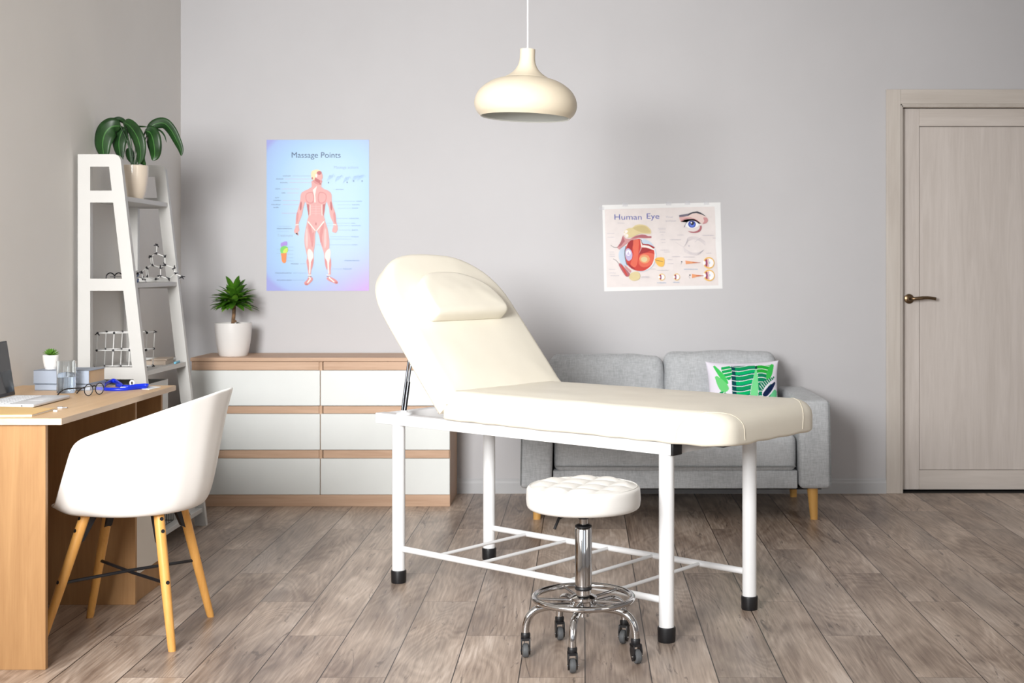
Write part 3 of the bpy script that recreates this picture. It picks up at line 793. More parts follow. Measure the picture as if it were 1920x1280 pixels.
# throw pillow with a painted leaf print (print colours are stored per vertex)
def leafprint(x, y):      # x,y in photo-crop pixels 0..1920, 0..1067
    WHT = (232, 228, 240)
    def seg(px, py, ax, ay, bx, by, w0, w1):
        dx, dy = bx-ax, by-ay; t = ((px-ax)*dx+(py-ay)*dy)/(dx*dx+dy*dy)
        if t < 0 or t > 1: return None
        dist = abs((px-ax)*dy-(py-ay)*dx)/math.hypot(dx, dy); w = (w0+(w1-w0)*t)*(max(0, math.sin(PI*min(1, t*.9+.08)))**.4)
        return (t, dist/w) if dist < w else None
    c = WHT
    if 745 < x < 1290 and 345 < y < 1300:                       # big banded leaf, white wavy ribs
        k = (y-345-22*math.sin((x-745)/90.))/100.; f = k-math.floor(k)
        c = (10, 150, 92) if (int(k) % 2 == 0) else (0, 176, 104)
        if x < 820 or x > 1210: c = (10, 70, 78)
        elif f > .8: c = (8, 112, 96)
        if f < .13: c = (228, 240, 240)
    if 1200 < x < 1500 and 345 < y < 1300:
        k = (y-345+16*math.sin((x-1200)/60.))/88.; f = k-math.floor(k)
        c = (40, 170, 60) if y < 520 else (12, 130, 90)
        if x < 1240: c = (14, 60, 60)
        if f < .15: c = (228, 240, 236)
    r = seg(x, y, 640, 345, 700, 640, 120, 60)
    if r: c = (24, 168, 90) if (r[0]*4) % 1 > .2 else (232, 242, 238)
    r = seg(x, y, 425, 345, 660, 720, 34, 60)
    if r: c = (70, 198, 96)
    r = seg(x, y, 440, 560, 640, 860, 40, 120)
    if r: c = (110, 208, 124) if y < 1000 else (60, 190, 100)
    r = seg(x, y, 1215, 440, 1130, 1100, 26, 110)
    if r: c = (122, 220, 148) if r[1] < .93 else WHT
    r = seg(x, y, 1545, 330, 1430, 640, 46, 70)
    if r: c = (60, 190, 84)
    r = seg(x, y, 1590, 580, 1250, 820, 20, 90)
    if r: c = (14, 120, 88) if (r[0]*9) % 1 > .25 else (226, 238, 236)
    r = seg(x, y, 1620, 640, 1330, 960, 60, 110)
    if r and r[1] > .55: c = WHT
    if y > 860 and x > 300: 
        r = seg(x, y, 500, 860, 900, 1250, 60, 140)
        if r: c = (20, 150, 90) if (r[0]*8) % 1 > .2 else (228, 240, 236)
    r = seg(x, y, 1600, 690, 1330, 960, 30, 70)
    if r: c = (18, 34, 74)
    r = seg(x, y, 1610, 840, 1480, 1100, 60, 90)
    if r: c = (112, 210, 150)
    if not (400 < x < 1640 and 320 < y < 1430): c = WHT
    return c
PW, PH = .183, .156
bm = B(); NX, NY = 190, 190; cl = bm.loops.layers.float_color.new('print')
P0 = W(1394, 682, 6.30)
def pil(u, v, s):
    pinch = 1-.075*(1-abs(v)**2.2)*abs(u)**3; pv = 1-.075*(1-abs(u)**2.2)*abs(v)**3
    th = .062*((1-abs(u)**2.6)*(1-abs(v)**2.6))**.55
    return Vector((u*PW*pinch, s*th, v*PH*pv))
for s in (-1, 1):
    G = [[bm.verts.new(pil(-1+2*i/NX, -1+2*j/NY, s)) for j in range(NY+1)] for i in range(NX+1)]
    for i in range(NX):
        for j in range(NY):
            f = bm.faces.new((G[i][j], G[i+1][j], G[i+1][j+1], G[i][j+1]))
            u, v = -1+2*(i+.5)/NX, -1+2*(j+.5)/NY
            cc = lin(leafprint(975+u*690, 255+(1-v)*598)) if s < 0 else lin((232, 228, 240))
            for lp in f.loops: lp[cl] = cc
bmesh.ops.remove_doubles(bm, verts=bm.verts, dist=1e-5)
mp_ = base('pillow_print', (232, 228, 240), .85, 0, .15); n = NT(mp_)
at = n.new('ShaderNodeVertexColor', layer_name='print'); n.l(at.outputs[0], n.b.inputs['Base Color']); n.bump(n.noise(n.coord(), 500, 2), .15, .001)
tpil = obj('throw_pillow', bm, mp_, None, angle=80)
tpil.location = (.796, 6.485, .576); tpil.rotation_euler = (math.radians(-12), math.radians(-1.0), 0)
tag(tpil, 'square white throw pillow with green leaf print, propped on the sofa', 'pillow')

# ------------------------------------------------------------------ pendant lamp
PD = 4.8; pc = W(989.5, 200, PD); kx = PD/F
L = thing('pendant_lamp', 'cream onion-shaped pendant lamp on a white cord', 'lamp', (pc.x, PD, 0))
zz = lambda v: CAM_H-(v-500)/F*PD
out_ = [(14.2, 92.5), (14.3, 100), (14.6, 112), (17, 122), (23, 132), (32, 140), (41, 145.5), (43.5, 147.2), (49, 148.6), (62, 153), (75, 160.5), (86, 170), (93, 181), (96.3, 193), (95.5, 203), (91.5, 212), (87, 217), (83.5, 220.5)]
prof = [Vector((r*kx, zz(v), 0)) for r, v in out_]
prof = cr(prof, 3); 
bm = B(); lathe(bm, [(0.004, prof[0].y+.0005)]+[(p.x, p.y) for p in prof], 96)
shd = obj('shade', bm, 'lamp', L, angle=50)
bm = B(); pin = [(83.5, 220.5), (82, 218.5), (88, 210), (91, 200), (89, 186), (78, 171), (60, 161), (30, 155), (0, 153)]
lathe(bm, [(r*kx, zz(v)) for r, v in pin], 96); obj('inner_shade', bm, 'lamp_in', shd, angle=50)
bm = B(); cyl(bm, (0, 0, zz(92)), (0, 0, ZC-.03), .0032, 10); obj('cord', bm, 'cord', L)
bm = B(); lathe(bm, [(0, ZC-.045), (.02, ZC-.045), (.045, ZC-.02), (.05, ZC), (0, ZC)], 32); obj('ceiling_cup', bm, 'cord', L)
bm = B(); ball(bm, (0, 0, zz(180)), .03, 16); cyl(bm, (0, 0, zz(172)), (0, 0, zz(154)), .014, 16); obj('bulb', bm, 'frame_white', L)
# the shade hangs slightly tilted
for ch in (shd,):
    R4 = Matrix.Translation((0, 0, zz(93))) @ Matrix.Rotation(math.radians(2.1), 4, 'Y') @ Matrix.Translation((0, 0, -zz(93))); ch.matrix_local = R4

# ------------------------------------------------------------------ wall posters (flat printed sheets, slightly proud of the wall)
def flat_mats(names):
    for k, c in names.items():
        if 'ink_'+k not in M: M['ink_'+k] = plain('ink_'+k, c, .55, spec=.3, var=.015, scale=20)
class Art:
    def __init__(s, f): s.bm = B(); s.f = f; s.mats = []; s.z = .0012
    def mi(s, m):
        if m not in s.mats: s.mats.append(m)
        return s.mats.index(m)
    def poly(s, pts, m, smooth=0):
        if smooth: pts = [(p.x, p.y) for p in cr([(x, y, 0) for x, y in pts], smooth, True)]
        s.z += .000012
        vs = [s.bm.verts.new((*s.f(x, y), s.z)) for x, y in pts]
        try: f = s.bm.faces.new(vs)
        except ValueError: return
        f.material_index = s.mi(m)
        bmesh.ops.triangulate(s.bm, faces=[f])
    def ell(s, cx, cy, rx, ry, m, n=28, a0=0, a1=2*PI): s.poly([(cx+rx*math.cos(a0+(a1-a0)*i/n), cy+ry*math.sin(a0+(a1-a0)*i/n)) for i in range(n + (0 if a1-a0 > 6.2 else 1))], m)
    def line(s, pts, w, m):
        P = [Vector((x, y)) for x, y in pts]; A = []; Bq = []
        for i, p in enumerate(P):
            t = (P[min(i+1, len(P)-1)]-P[max(i-1, 0)]).normalized(); n = Vector((-t.y, t.x))*w/2; A.append(p+n); Bq.append(p-n)
        s.z += .000004
        va = [s.bm.verts.new((*s.f(*p), s.z)) for p in A]; vb = [s.bm.verts.new((*s.f(*p), s.z)) for p in Bq]
        for i in range(len(P)-1):
            f = s.bm.faces.new((va[i], va[i+1], vb[i+1], vb[i])); f.material_index = s.mi(m)
    def word(s, x0, x1, y, h, m, seed=0):     # an unreadable caption: a row of short strokes
        rg = random.Random(int(x0*7+y*13+seed)); x = x0
        while x < x1:
            w = rg.uniform(.35, .8)*h; hh = h*rg.choice((.6, .6, .75, 1))
            s.line([(x, y-hh/2), (x, y+h*.3)], h*.22, m); s.line([(x, y+rg.uniform(-.2, .25)*h), (x+w*.8, y+rg.uniform(-.2, .25)*h)], h*.2, m); x += w
    def text(s, t, x, y, size, m, width=None):
        cu = bpy.data.curves.new('t', 'FONT'); cu.body = t; cu.size = 1; to = bpy.data.objects.new('t', cu); col.objects.link(to)
        dg = bpy.context.evaluated_depsgraph_get(); me = bpy.data.meshes.new_from_object(to.evaluated_get(dg))
        bpy.data.objects.remove(to); bpy.data.curves.remove(cu)
        xs = [v.co.x for v in me.vertices]; w = max(xs)-min(xs); sx = (width/w) if width else size
        s.z += .00002; vm = [s.bm.verts.new((*s.f(x+(v.co.x-min(xs))*sx, y-v.co.y*size), s.z)) for v in me.vertices]
        for p in me.polygons:
            try: f = s.bm.faces.new([vm[i] for i in p.vertices]); f.material_index = s.mi(m)
            except ValueError: pass
        bpy.data.meshes.remove(me)
def sheet_mesh(w, h, mats, th=.0008):
    bm = B(); box(bm, 0, w, 0, h, 0, th); return bm

# --- massage poster
flat_mats({'navy': (84, 100, 132), 'navy2': (138, 156, 188), 'navy3': (160, 184, 214), 'skin': (232, 178, 176), 'skin2': (222, 154, 154), 'skin3': (200, 124, 126), 'skin4': (238, 204, 202), 'bone': (248, 238, 232), 'cream': (248, 226, 186),
           'violet': (176, 150, 226), 'green': (130, 214, 110), 'lime': (212, 232, 104), 'orange': (248, 150, 96), 'brown': (150, 96, 88), 'pinkline': (214, 170, 196)})
pm = base('poster_blue_print', (190, 224, 250), .4, 0, .35); n = NT(pm)
tc = n.new('ShaderNodeTexCoord'); sp = n.new('ShaderNodeSeparateXYZ'); n.l(tc.outputs['Generated'], sp.inputs[0])
gx, gy = sp.outputs[0], sp.outputs[1]
vx = n.math('ABSOLUTE', n.math('SUBTRACT', gx, .55)); vy = n.math('ABSOLUTE', n.math('SUBTRACT', gy, .52))
rr = n.math('ADD', n.math('POWER', n.math('MULTIPLY', vx, 1.5), 2.2), n.math('POWER', n.math('MULTIPLY', vy, 1.75), 4))
c = n.ramp(rr, [(0, (188, 220, 240)), (.4, (168, 205, 240)), (.85, (162, 190, 238)), (1, (158, 164, 228))])
cor = n.math('MULTIPLY', n.math('POWER', gx, 2), n.math('POWER', n.math('SUBTRACT', 1, gy), 5))
c = n.mix(n.math('MULTIPLY', cor, 1.1), c, lin((196, 160, 226))); n.l(c, n.b.inputs['Base Color'])
PX0, PX1, PZ0, PZ1 = -1.680, -1.137, 1.073, 1.873
PWd, PHt = PX1-PX0, PZ1-PZ0
A = Art(lambda x, y: ((x-82)/765*PWd, (1215-y)/1127*PHt))
bmx = A.bm; box(bmx, 0, PWd, 0, PHt, 0, .0010)
for f in bmx.faces: f.material_index = A.mi('POSTER')
A.text('Massage Points', 270, 222, 60, 'ink_navy', 365)
A.text('Massage actions', 586, 303, 29, 'ink_navy3', 182)
A.text('Treatment', 162, 812, 29, 'ink_navy3', 118)
for x0, x1, y, xe in ((205, 262, 358, 415), (155, 205, 381, 412), (185, 240, 408, 415), (148, 186, 455, 330), (195, 222, 485, 325), (148, 172, 520, 0), (135, 190, 541, 350), (120, 190, 572, 330), (135, 172, 593, 0), (160, 275, 751, 0), (265, 320, 1014, 375), (148, 268, 1083, 385), (160, 268, 1136, 370)):
    A.word(x0, x1, y, 11, 'ink_navy2')
    if xe: A.line([(x1+12, y), (xe, y)], 1.6, 'ink_navy2' if y > 1000 or y < 370 else 'ink_pinkline')
for x0, x1, y, xe in ((600, 658, 459, 585), (755, 795, 547, 580), (722, 780, 573, 610), (722, 765, 599, 612), (702, 772, 675, 600), (716, 748, 711, 530), (716, 784, 729, 530), (720, 760, 762, 620), (716, 768, 811, 560), (720, 760, 872, 450), (655, 715, 1052, 570), (665, 775, 990, 0)):
    A.word(x0, x1, y, 11, 'ink_navy3')
    if xe: A.line([(xe, y), (x0-10, y)], 1.6, 'ink_navy3')
A.line([(505, 829), (715, 829)], 1.6, 'ink_navy3'); A.line([(195, 636), (320, 636)], 1.6, 'ink_pinkline'); A.line([(160, 734), (270, 734)], 1.4, 'ink_navy3'); A.line([(162, 772), (250, 772)], 1.4, 'ink_navy3')
for cx, cy in ((560, 370), (620, 376), (745, 375), (680, 385), (785, 370)):   # faint line sketches
    for q in range(5): A.line([(cx-24+q*9, cy+26-q*6), (cx-14+q*9, cy-6-q*5), (cx-2+q*9, cy-18+q*3)], 1.3, 'ink_navy3')
for cx, cy in ((545, 408), (684, 406), (733, 396), (796, 396)): A.ell(cx, cy, 4, 7, 'ink_navy2', 10)
def mir(p, c=452): return [(2*c-x, y) for x, y in p]
# body
A.poly([(418, 395), (496, 400), (492, 440), (530, 468), (376, 468), (420, 440)], 'ink_skin')
A.poly([(352, 480), (378, 464), (420, 454), (455, 452), (490, 454), (532, 462), (556, 480), (566, 515), (540, 540), (524, 566), (518, 620), (512, 660), (520, 700), (480, 745), (452, 770), (424, 745), (386, 700), (396, 660), (388, 610), (380, 566), (362, 540), (340, 520)], 'ink_skin', 3)
A.poly([(352, 478), (338, 500), (333, 545), (322, 590), (312, 625), (303, 670), (300, 712), (298, 740), (288, 770), (298, 788), (312, 782), (316, 804), (322, 796), (318, 772), (328, 768), (322, 716), (336, 680), (350, 640), (356, 600), (368, 560), (380, 500)], 'ink_skin', 3)
A.poly([(554, 478), (568, 500), (570, 545), (580, 590), (592, 620), (600, 665), (604, 700), (614, 740), (612, 765), (600, 782), (580, 778), (572, 768), (580, 740), (582, 712), (562, 670), (552, 630), (550, 600), (536, 560), (524, 500)], 'ink_skin', 3)
A.poly([(392, 690), (380, 730), (368, 790), (366, 860), (378, 925), (386, 960), (380, 1000), (388, 1040), (396, 1090), (412, 1095), (418, 1050), (432, 1010), (436, 970), (434, 930), (444, 870), (446, 800), (450, 762), (430, 735)], 'ink_skin', 3)
A.poly([(512, 690), (532, 730), (546, 790), (552, 860), (550, 925), (562, 975), (566, 1020), (562, 1060), (562, 1092), (545, 1095), (538, 1050), (522, 1010), (514, 970), (510, 930), (490, 870), (474, 800), (458, 762), (480, 735)], 'ink_skin', 3)
A.ell(462, 362, 40, 46, 'ink_skin'); A.poly([(430, 390), (496, 392), (490, 414), (470, 424), (440, 410)], 'ink_skin2', 3)
A.poly([(416, 355), (420, 325), (445, 312), (470, 312), (486, 322), (462, 330), (450, 350), (440, 385), (422, 385)], 'ink_cream', 3)
A.poly([(458, 330), (478, 322), (494, 330), (488, 346), (470, 350)], 'ink_skin3', 3); A.poly([(446, 372), (462, 380), (482, 392), (480, 412), (460, 404), (444, 392)], 'ink_skin3', 3); A.ell(424, 376, 6, 9, 'ink_skin3', 12); A.ell(454, 356, 8, 14, 'ink_bone', 14); A.ell(484, 418, 7, 4, 'ink_brown', 10)
A.poly([(428, 462), (460, 432), (452, 462), (446, 500), (450, 556), (440, 556), (436, 500)], 'ink_bone')
for sgn in (0, 1):
    g = (lambda p: p) if not sgn else mir
    A.poly(g([(374, 500), (392, 482), (424, 478), (436, 500), (438, 545), (420, 564), (392, 560), (376, 540)]), 'ink_skin2', 3)
    A.poly(g([(380, 502), (396, 488), (420, 484), (430, 504), (430, 540), (416, 556), (396, 552), (382, 536)]), 'ink_skin', 3)
    A.poly(g([(382, 566), (404, 572), (404, 640), (396, 656), (388, 610)]), 'ink_skin3')
    A.poly(g([(404, 572), (410, 572), (410, 650), (404, 655)]), 'ink_bone')
    A.poly(g([(338, 550), (346, 560), (344, 600), (334, 616), (330, 590)]), 'ink_skin3', 3)
    A.poly(g([(310, 630), (322, 640), (318, 690), (306, 716), (303, 670)]), 'ink_skin2', 3)
    A.poly(g([(396, 704), (416, 740), (424, 800), (418, 860), (404, 800), (394, 740)]), 'ink_skin2', 3)
    A.poly(g([(376, 760), (388, 760), (392, 850), (386, 900), (374, 860)]), 'ink_skin4', 3)
    A.poly([(422+60*sgn, 790), (436+54*sgn, 780), (434+66*sgn, 850), (424+78*sgn, 890), (416+74*sgn, 850)], 'ink_skin2', 3)
    if sgn: g = (lambda p: mir(p, 475))
    A.poly(g([(388, 925), (400, 900), (426, 925), (432, 965), (414, 1000), (408, 1080), (400, 1080), (402, 1010), (392, 970)]), 'ink_bone', 2)
    A.poly(g([(416, 1000), (432, 975), (430, 1020), (416, 1060)]), 'ink_skin2', 3)
    A.poly(g([(386, 985), (394, 990), (398, 1050), (392, 1060)]), 'ink_skin2', 3)
    A.poly([((x if not sgn else 904-x), y) for x, y in [(388, 690), (400, 700), (448, 762), (452, 772), (442, 766), (392, 706)]], 'ink_bone')
    A.line(g([(390, 1098), (420, 1098)]), 7, 'ink_bone'); A.line(g([(392, 1107), (418, 1107)]), 4, 'ink_brown')
    A.line([((x if not sgn else 904-x), y) for x, y in [(300, 724), (324, 720)]], 6, 'ink_bone')
for q in range(4): A.line([(416, 585+q*18), (488, 585+q*18)], 2, 'ink_skin4'); 
A.line([(452, 570), (452, 655)], 2.5, 'ink_skin4'); A.ell(452, 716, 4, 12, 'ink_skin3', 12)
A.poly([(398, 1112), (424, 1116), (428, 1135), (408, 1158), (386, 1174), (368, 1168), (366, 1152), (384, 1134)], 'ink_skin2', 3); A.poly([(406, 1122), (416, 1126), (394, 1156), (384, 1156)], 'ink_bone'); A.ell(380, 1166, 12, 6, 'ink_skin3', 14)
A.poly([(532, 1118), (560, 1112), (600, 1132), (616, 1152), (606, 1164), (584, 1156), (550, 1142), (536, 1132)], 'ink_skin2', 3); A.poly([(548, 1122), (560, 1120), (592, 1148), (584, 1152)], 'ink_bone'); A.ell(604, 1154, 10, 7, 'ink_skin3', 14)
A.line([(398, 1108), (410, 1124)], 8, 'ink_bone'); A.line([(552, 1108), (552, 1122)], 8, 'ink_bone')
# foot diagram
A.poly([(192, 932), (230, 930), (230, 970), (228, 1000), (212, 1008), (198, 995), (194, 960)], 'ink_orange', 3)
A.poly([(188, 895), (214, 880), (240, 890), (240, 925), (192, 935)], 'ink_green', 2); A.poly([(216, 905), (240, 895), (236, 930), (204, 930)], 'ink_lime', 2)
for x, y, r_ in ((196, 862, 8), (208, 856, 8), (220, 852, 8), (231, 852, 7)): A.ell(x, y+10, r_, 17, 'ink_violet', 14)
for y in (889, 914, 942, 968, 992): A.line([(240, y), (284, y)], 2, 'ink_navy3')
for y in (905, 936): A.line([(158, y), (188, y)], 2, 'ink_navy3')
mats = [pm if m == 'POSTER' else M[m] for m in A.mats]
po = obj('anatomy_poster', A.bm, mats, None, smooth=False); po.location = (PX0, YB-.0005, PZ0); po.rotation_euler = (PI/2, 0, 0)
tag(po, 'tall light blue poster of the human muscles headed Massage Points', 'poster')

# --- eye poster
flat_mats({'eyebg': (232, 224, 222), 'violetblue': (84, 92, 170), 'pale': (188, 184, 194), 'grey': (150, 150, 160), 'fat': (222, 206, 158), 'fat2': (208, 190, 138), 'red': (204, 66, 56), 'red2': (226, 106, 84), 'red3': (164, 44, 48), 'peach': (232, 158, 112), 'mauve': (176, 104, 112), 'mauve2': (206, 150, 152), 'ltblue': (196, 212, 230), 'white': (246, 246, 248), 'gold': (240, 190, 92), 'gold2': (222, 162, 74),
           'iris': (52, 76, 176), 'iris2': (96, 122, 214), 'pupil': (22, 26, 40), 'brow': (60, 62, 74), 'brow2': (112, 108, 124), 'lid': (224, 180, 178), 'lid2': (232, 210, 204), 'plum': (150, 60, 100), 'lens': (196, 186, 222)})
EW, EH = .627, .457
A = Art(lambda x, y: ((x-140)/1412*EW, (1185-(y+.026*(x-140)))/1020*EH))
box(A.bm, 0, EW, 0, EH, 0, .0010)
for f in A.bm.faces: f.material_index = A.mi('paper')
A.poly([(168, 215), (1480, 178), (1486, 420), (1480, 640), (1500, 900), (1505, 1110), (172, 1136)], 'ink_eyebg')
A.text('Human', 282, 336, 92, 'ink_violetblue', 325); A.text('Eye', 668, 325, 92, 'ink_violetblue', 150)
A.text('Visual', 895, 312, 30, 'ink_pale', 85); A.text('analyzer', 892, 358, 30, 'ink_pale', 130)
for x0, x1, y in ((195, 275, 500), (195, 270, 545), (215, 270, 720), (215, 275, 745), (210, 280, 770), (205, 280, 925), (210, 285, 968), (220, 320, 1000), (320, 400, 378), (800, 890, 438), (810, 890, 455), (815, 885, 483), (830, 860, 515), (830, 880, 570), (840, 885, 605), (820, 925, 695), (865, 935, 718), (905, 960, 807), (905, 970, 855), (590, 680, 1010), (590, 680, 1022), (700, 760, 920), (775, 915, 934), (1030, 1100, 517), (1325, 1465, 520), (940, 1065, 572), (1370, 1425, 730), (960, 1050, 772), (1095, 1230, 776), (1450, 1480, 552)):
    A.word(x0, x1, y, 10, 'ink_pale')
for x0, x1, y in ((775, 880, 1082), (965, 1040, 1076), (1100, 1260, 921)): A.word(x0, x1, y, 13, 'ink_navy3')
A.poly([(392, 500), (400, 470), (440, 440), (490, 432), (530, 402), (590, 392), (660, 408), (705, 450), (715, 480), (700, 505), (600, 500), (540, 520), (480, 548), (420, 545), (398, 525)], 'ink_fat', 3)
A.poly([(500, 440), (560, 410), (640, 412), (690, 450), (700, 490), (600, 486)], 'ink_fat2', 3)
for q, (x, y, r_) in enumerate(((420, 480, 20), (450, 500, 24), (425, 525, 20), (465, 530, 18), (400, 505, 12))): A.ell(x, y, r_, r_, 'ink_fat' if q % 2 else 'ink_bone', 16)
A.poly([(378, 520), (410, 560), (460, 565), (520, 530), (600, 510), (650, 515), (670, 530), (715, 530), (718, 552), (640, 556), (560, 552), (480, 580), (420, 620), (330, 690), (303, 665), (350, 610)], 'ink_mauve2')
A.poly([(480, 560), (540, 525), (620, 512), (680, 530), (718, 532), (716, 552), (640, 552), (560, 548)], 'ink_mauve'); A.poly([(375, 530), (400, 590), (350, 650), (310, 660), (350, 600)], 'ink_mauve')
A.line(cr([(230, 640, 0), (265, 662, 0), (312, 664, 0)], 5) and [(p.x, p.y) for p in cr([(230, 640, 0), (265, 662, 0), (312, 664, 0)], 5)], 4, 'ink_brow')
A.line([(p.x, p.y) for p in cr([(255, 800, 0), (290, 820, 0), (325, 862, 0)], 5)], 4, 'ink_brow')
A.ell(585, 755, 186, 196, 'ink_ltblue', 48); A.ell(585, 755, 176, 190, 'ink_bone', 48)
A.poly([(395, 650), (340, 690), (322, 760), (340, 840), (385, 885), (430, 860), (420, 680)], 'ink_ltblue', 4)
A.poly([(p.x, p.y) for p in cr([(412, 668, 0), (450, 600, 0), (540, 566, 0), (590, 572, 0), (604, 640, 0), (660, 655, 0), (740, 690, 0), (745, 780, 0), (712, 870, 0), (640, 930, 0), (570, 945, 0), (490, 925, 0), (425, 870, 0), (405, 800, 0), (402, 730, 0)], 5, True)], 'ink_red')
A.poly([(480, 600), (520, 575), (565, 575), (560, 700), (540, 860), (500, 900), (460, 860), (500, 740)], 'ink_red2', 3)
A.poly([(440, 610), (500, 575), (480, 700), (430, 690)], 'ink_red3', 2); A.poly([(425, 850), (470, 880), (520, 925), (470, 915)], 'ink_red3', 2)
A.poly([(575, 760), (640, 730), (740, 740), (736, 800), (700, 870), (620, 900), (560, 860)], 'ink_red2', 3); A.ell(630, 800, 62, 52, 'ink_peach'); A.ell(625, 805, 38, 32, 'ink_fat')
A.poly([(560, 750), (600, 660), (640, 665), (738, 690), (660, 720)], 'ink_red3'); A.poly([(560, 750), (590, 660), (590, 590), (606, 640), (604, 664), (575, 720)], 'ink_mauve2')
A.line([(590, 575), (598, 640), (600, 655), (660, 660), (745, 690)], 14, 'ink_bone'); A.line([(600, 580), (610, 625), (690, 635), (748, 672)], 22, 'ink_red3'); A.line([(590, 570), (612, 620)], 9, 'ink_pupil')
A.poly([(604, 570), (690, 590), (740, 650), (680, 625), (612, 618)], 'ink_ltblue', 2)
A.poly([(p.x, p.y) for p in cr([(402, 740, 0), (412, 690, 0), (440, 676, 0), (470, 700, 0), (485, 745, 0), (474, 800, 0), (440, 824, 0), (412, 800, 0)], 4, True)], 'ink_lens'); A.ell(438, 730, 28, 34, 'ink_white', 20); A.poly([(420, 752), (438, 706), (456, 752)], 'ink_lens')
A.line([(p.x, p.y) for p in cr([(412, 650, 0), (398, 700, 0), (396, 770, 0), (410, 850, 0), (424, 872, 0)], 5)], 7, 'ink_brow')
A.poly([(752, 805), (790, 782), (860, 785), (866, 850), (850, 888), (800, 888), (765, 850)], 'ink_gold', 2); A.line([(765, 815), (848, 832)], 5, 'ink_brow'); A.line([(750, 805), (765, 812)], 8, 'ink_gold2')
A.poly([(318, 872), (345, 855), (400, 920), (450, 975), (440, 1005), (405, 1010), (370, 965)], 'ink_mauve', 2); A.poly([(345, 880), (362, 880), (420, 985), (405, 995)], 'ink_red', 2); A.poly([(385, 870), (470, 940), (455, 965), (400, 915)], 'ink_mauve2')
A.poly([(440, 1010), (470, 965), (540, 950), (572, 985), (560, 1040), (500, 1060), (455, 1045)], 'ink_fat', 3)
# realistic eye
A.poly([(1055, 300), (1062, 345), (1072, 360), (1120, 335), (1190, 325), (1250, 335), (1300, 370), (1330, 385), (1380, 372), (1395, 345), (1385, 310), (1340, 275), (1270, 245), (1210, 262), (1150, 290)], 'ink_lid2', 2)
A.poly([(1055, 305), (1072, 360), (1130, 330), (1200, 318), (1200, 306), (1110, 300)], 'ink_lid'); A.poly([(1340, 310), (1385, 312), (1396, 345), (1376, 374), (1330, 386), (1352, 350)], 'ink_mauve2', 2)
A.poly([(1052, 282), (1110, 272), (1170, 262), (1220, 242), (1275, 236), (1310, 250), (1350, 275), (1375, 298), (1320, 272), (1260, 256), (1210, 262), (1160, 290), (1110, 300), (1056, 305)], 'ink_brow'); A.poly([(1052, 282), (1110, 272), (1170, 264), (1160, 288), (1110, 300), (1056, 305)], 'ink_brow2')
A.line([(p.x, p.y) for p in cr([(1075, 352, 0), (1130, 325, 0), (1200, 318, 0), (1260, 340, 0), (1290, 362, 0)], 6)], 6, 'ink_mauve')
A.poly([(1125, 405), (1145, 372), (1180, 350), (1230, 345), (1290, 382), (1280, 410), (1240, 432), (1190, 436), (1150, 425)], 'ink_white', 3)
A.ell(1205, 388, 46, 42, 'ink_iris', 32); A.ell(1205, 392, 32, 29, 'ink_iris2', 28); A.ell(1207, 376, 22, 22, 'ink_pupil', 24); A.ell(1198, 370, 9, 9, 'ink_white', 14)
A.line([(p.x, p.y) for p in cr([(1108, 425, 0), (1135, 378, 0), (1175, 350, 0), (1240, 350, 0), (1292, 384, 0)], 6)], 6, 'ink_brow2')
A.poly([(1300, 410), (1318, 405), (1318, 440), (1295, 475), (1250, 490), (1190, 488), (1155, 470), (1220, 478), (1270, 462), (1295, 435)], 'ink_mauve', 2)
# faint line diagram of the lashes
for q in range(4):
    A.line([(p.x, p.y) for p in cr([(1100+q*14, 660-q*14, 0), (1150, 590-q*12, 0), (1220, 565-q*10, 0), (1300, 590-q*10, 0), (1360, 640-q*14, 0)], 5)], 2, 'ink_pale')
    A.line([(p.x, p.y) for p in cr([(1100, 670+q*14, 0), (1180, 720+q*8, 0), (1270, 725+q*8, 0), (1340, 690, 0)], 5)], 2, 'ink_pale')
A.ell(1162, 645, 7, 7, 'ink_pale', 10); A.line([(1000, 600), (1100, 660)], 2, 'ink_pale'); A.line([(1230, 600), (1310, 545)], 2, 'ink_pale')
for cx, cy, r_ in ((1395, 845, 66), (1395, 993, 66)):
    A.ell(cx, cy, r_, r_*1.03, 'ink_gold', 36); A.ell(cx+4, cy, r_-13, r_-13, 'ink_white', 32); A.poly([(cx-44, cy-34), (cx-20, cy-44), (cx-12, cy-10), (cx-14, cy+20), (cx-18, cy+46), (cx-44, cy+32), (cx-36, cy)], 'ink_plum', 2)
    A.poly([(cx-22, cy-42), (cx+2, cy-46), (cx-4, cy), (cx+4, cy+46), (cx-20, cy+46), (cx-16, cy)], 'ink_lid', 2); A.ell(cx-58, cy, 14, 26, 'ink_white', 20); A.ell(cx+6, cy-2, 10, 16, 'ink_green' if False else 'ink_ltblue', 16)
A.poly([(1115, 818), (1180, 828), (1294, 842), (1180, 854), (1120, 862)], 'ink_peach'); A.line([(1200, 840), (1294, 842)], 5, 'ink_red3')
A.poly([(1190, 975), (1240, 985), (1330, 996), (1240, 1012), (1190, 1025)], 'ink_peach'); A.line([(1240, 998), (1330, 997)], 6, 'ink_red3')
A.ell(1071, 832, 7, 7, 'ink_brow', 12); A.line([(1071, 838), (1062, 862)], 3, 'ink_grey'); A.ell(1166, 990, 8, 8, 'ink_brow', 12); A.line([(1150, 1000), (1166, 1030)], 3, 'ink_grey')
for cx, cy in ((830, 1014), (1008, 1012)):
    A.ell(cx, cy, 38, 40, 'ink_gold', 28); A.ell(cx+4, cy, 29, 31, 'ink_white', 28); A.poly([(cx-26, cy-22), (cx-8, cy-26), (cx-4, cy), (cx-8, cy+28), (cx-24, cy+22), (cx-16, cy)], 'ink_plum', 2); A.ell(cx-34, cy, 9, 16, 'ink_white', 14)
mats = [M[m] for m in A.mats]
eo = obj('eye_poster', A.bm, mats, None, smooth=False)
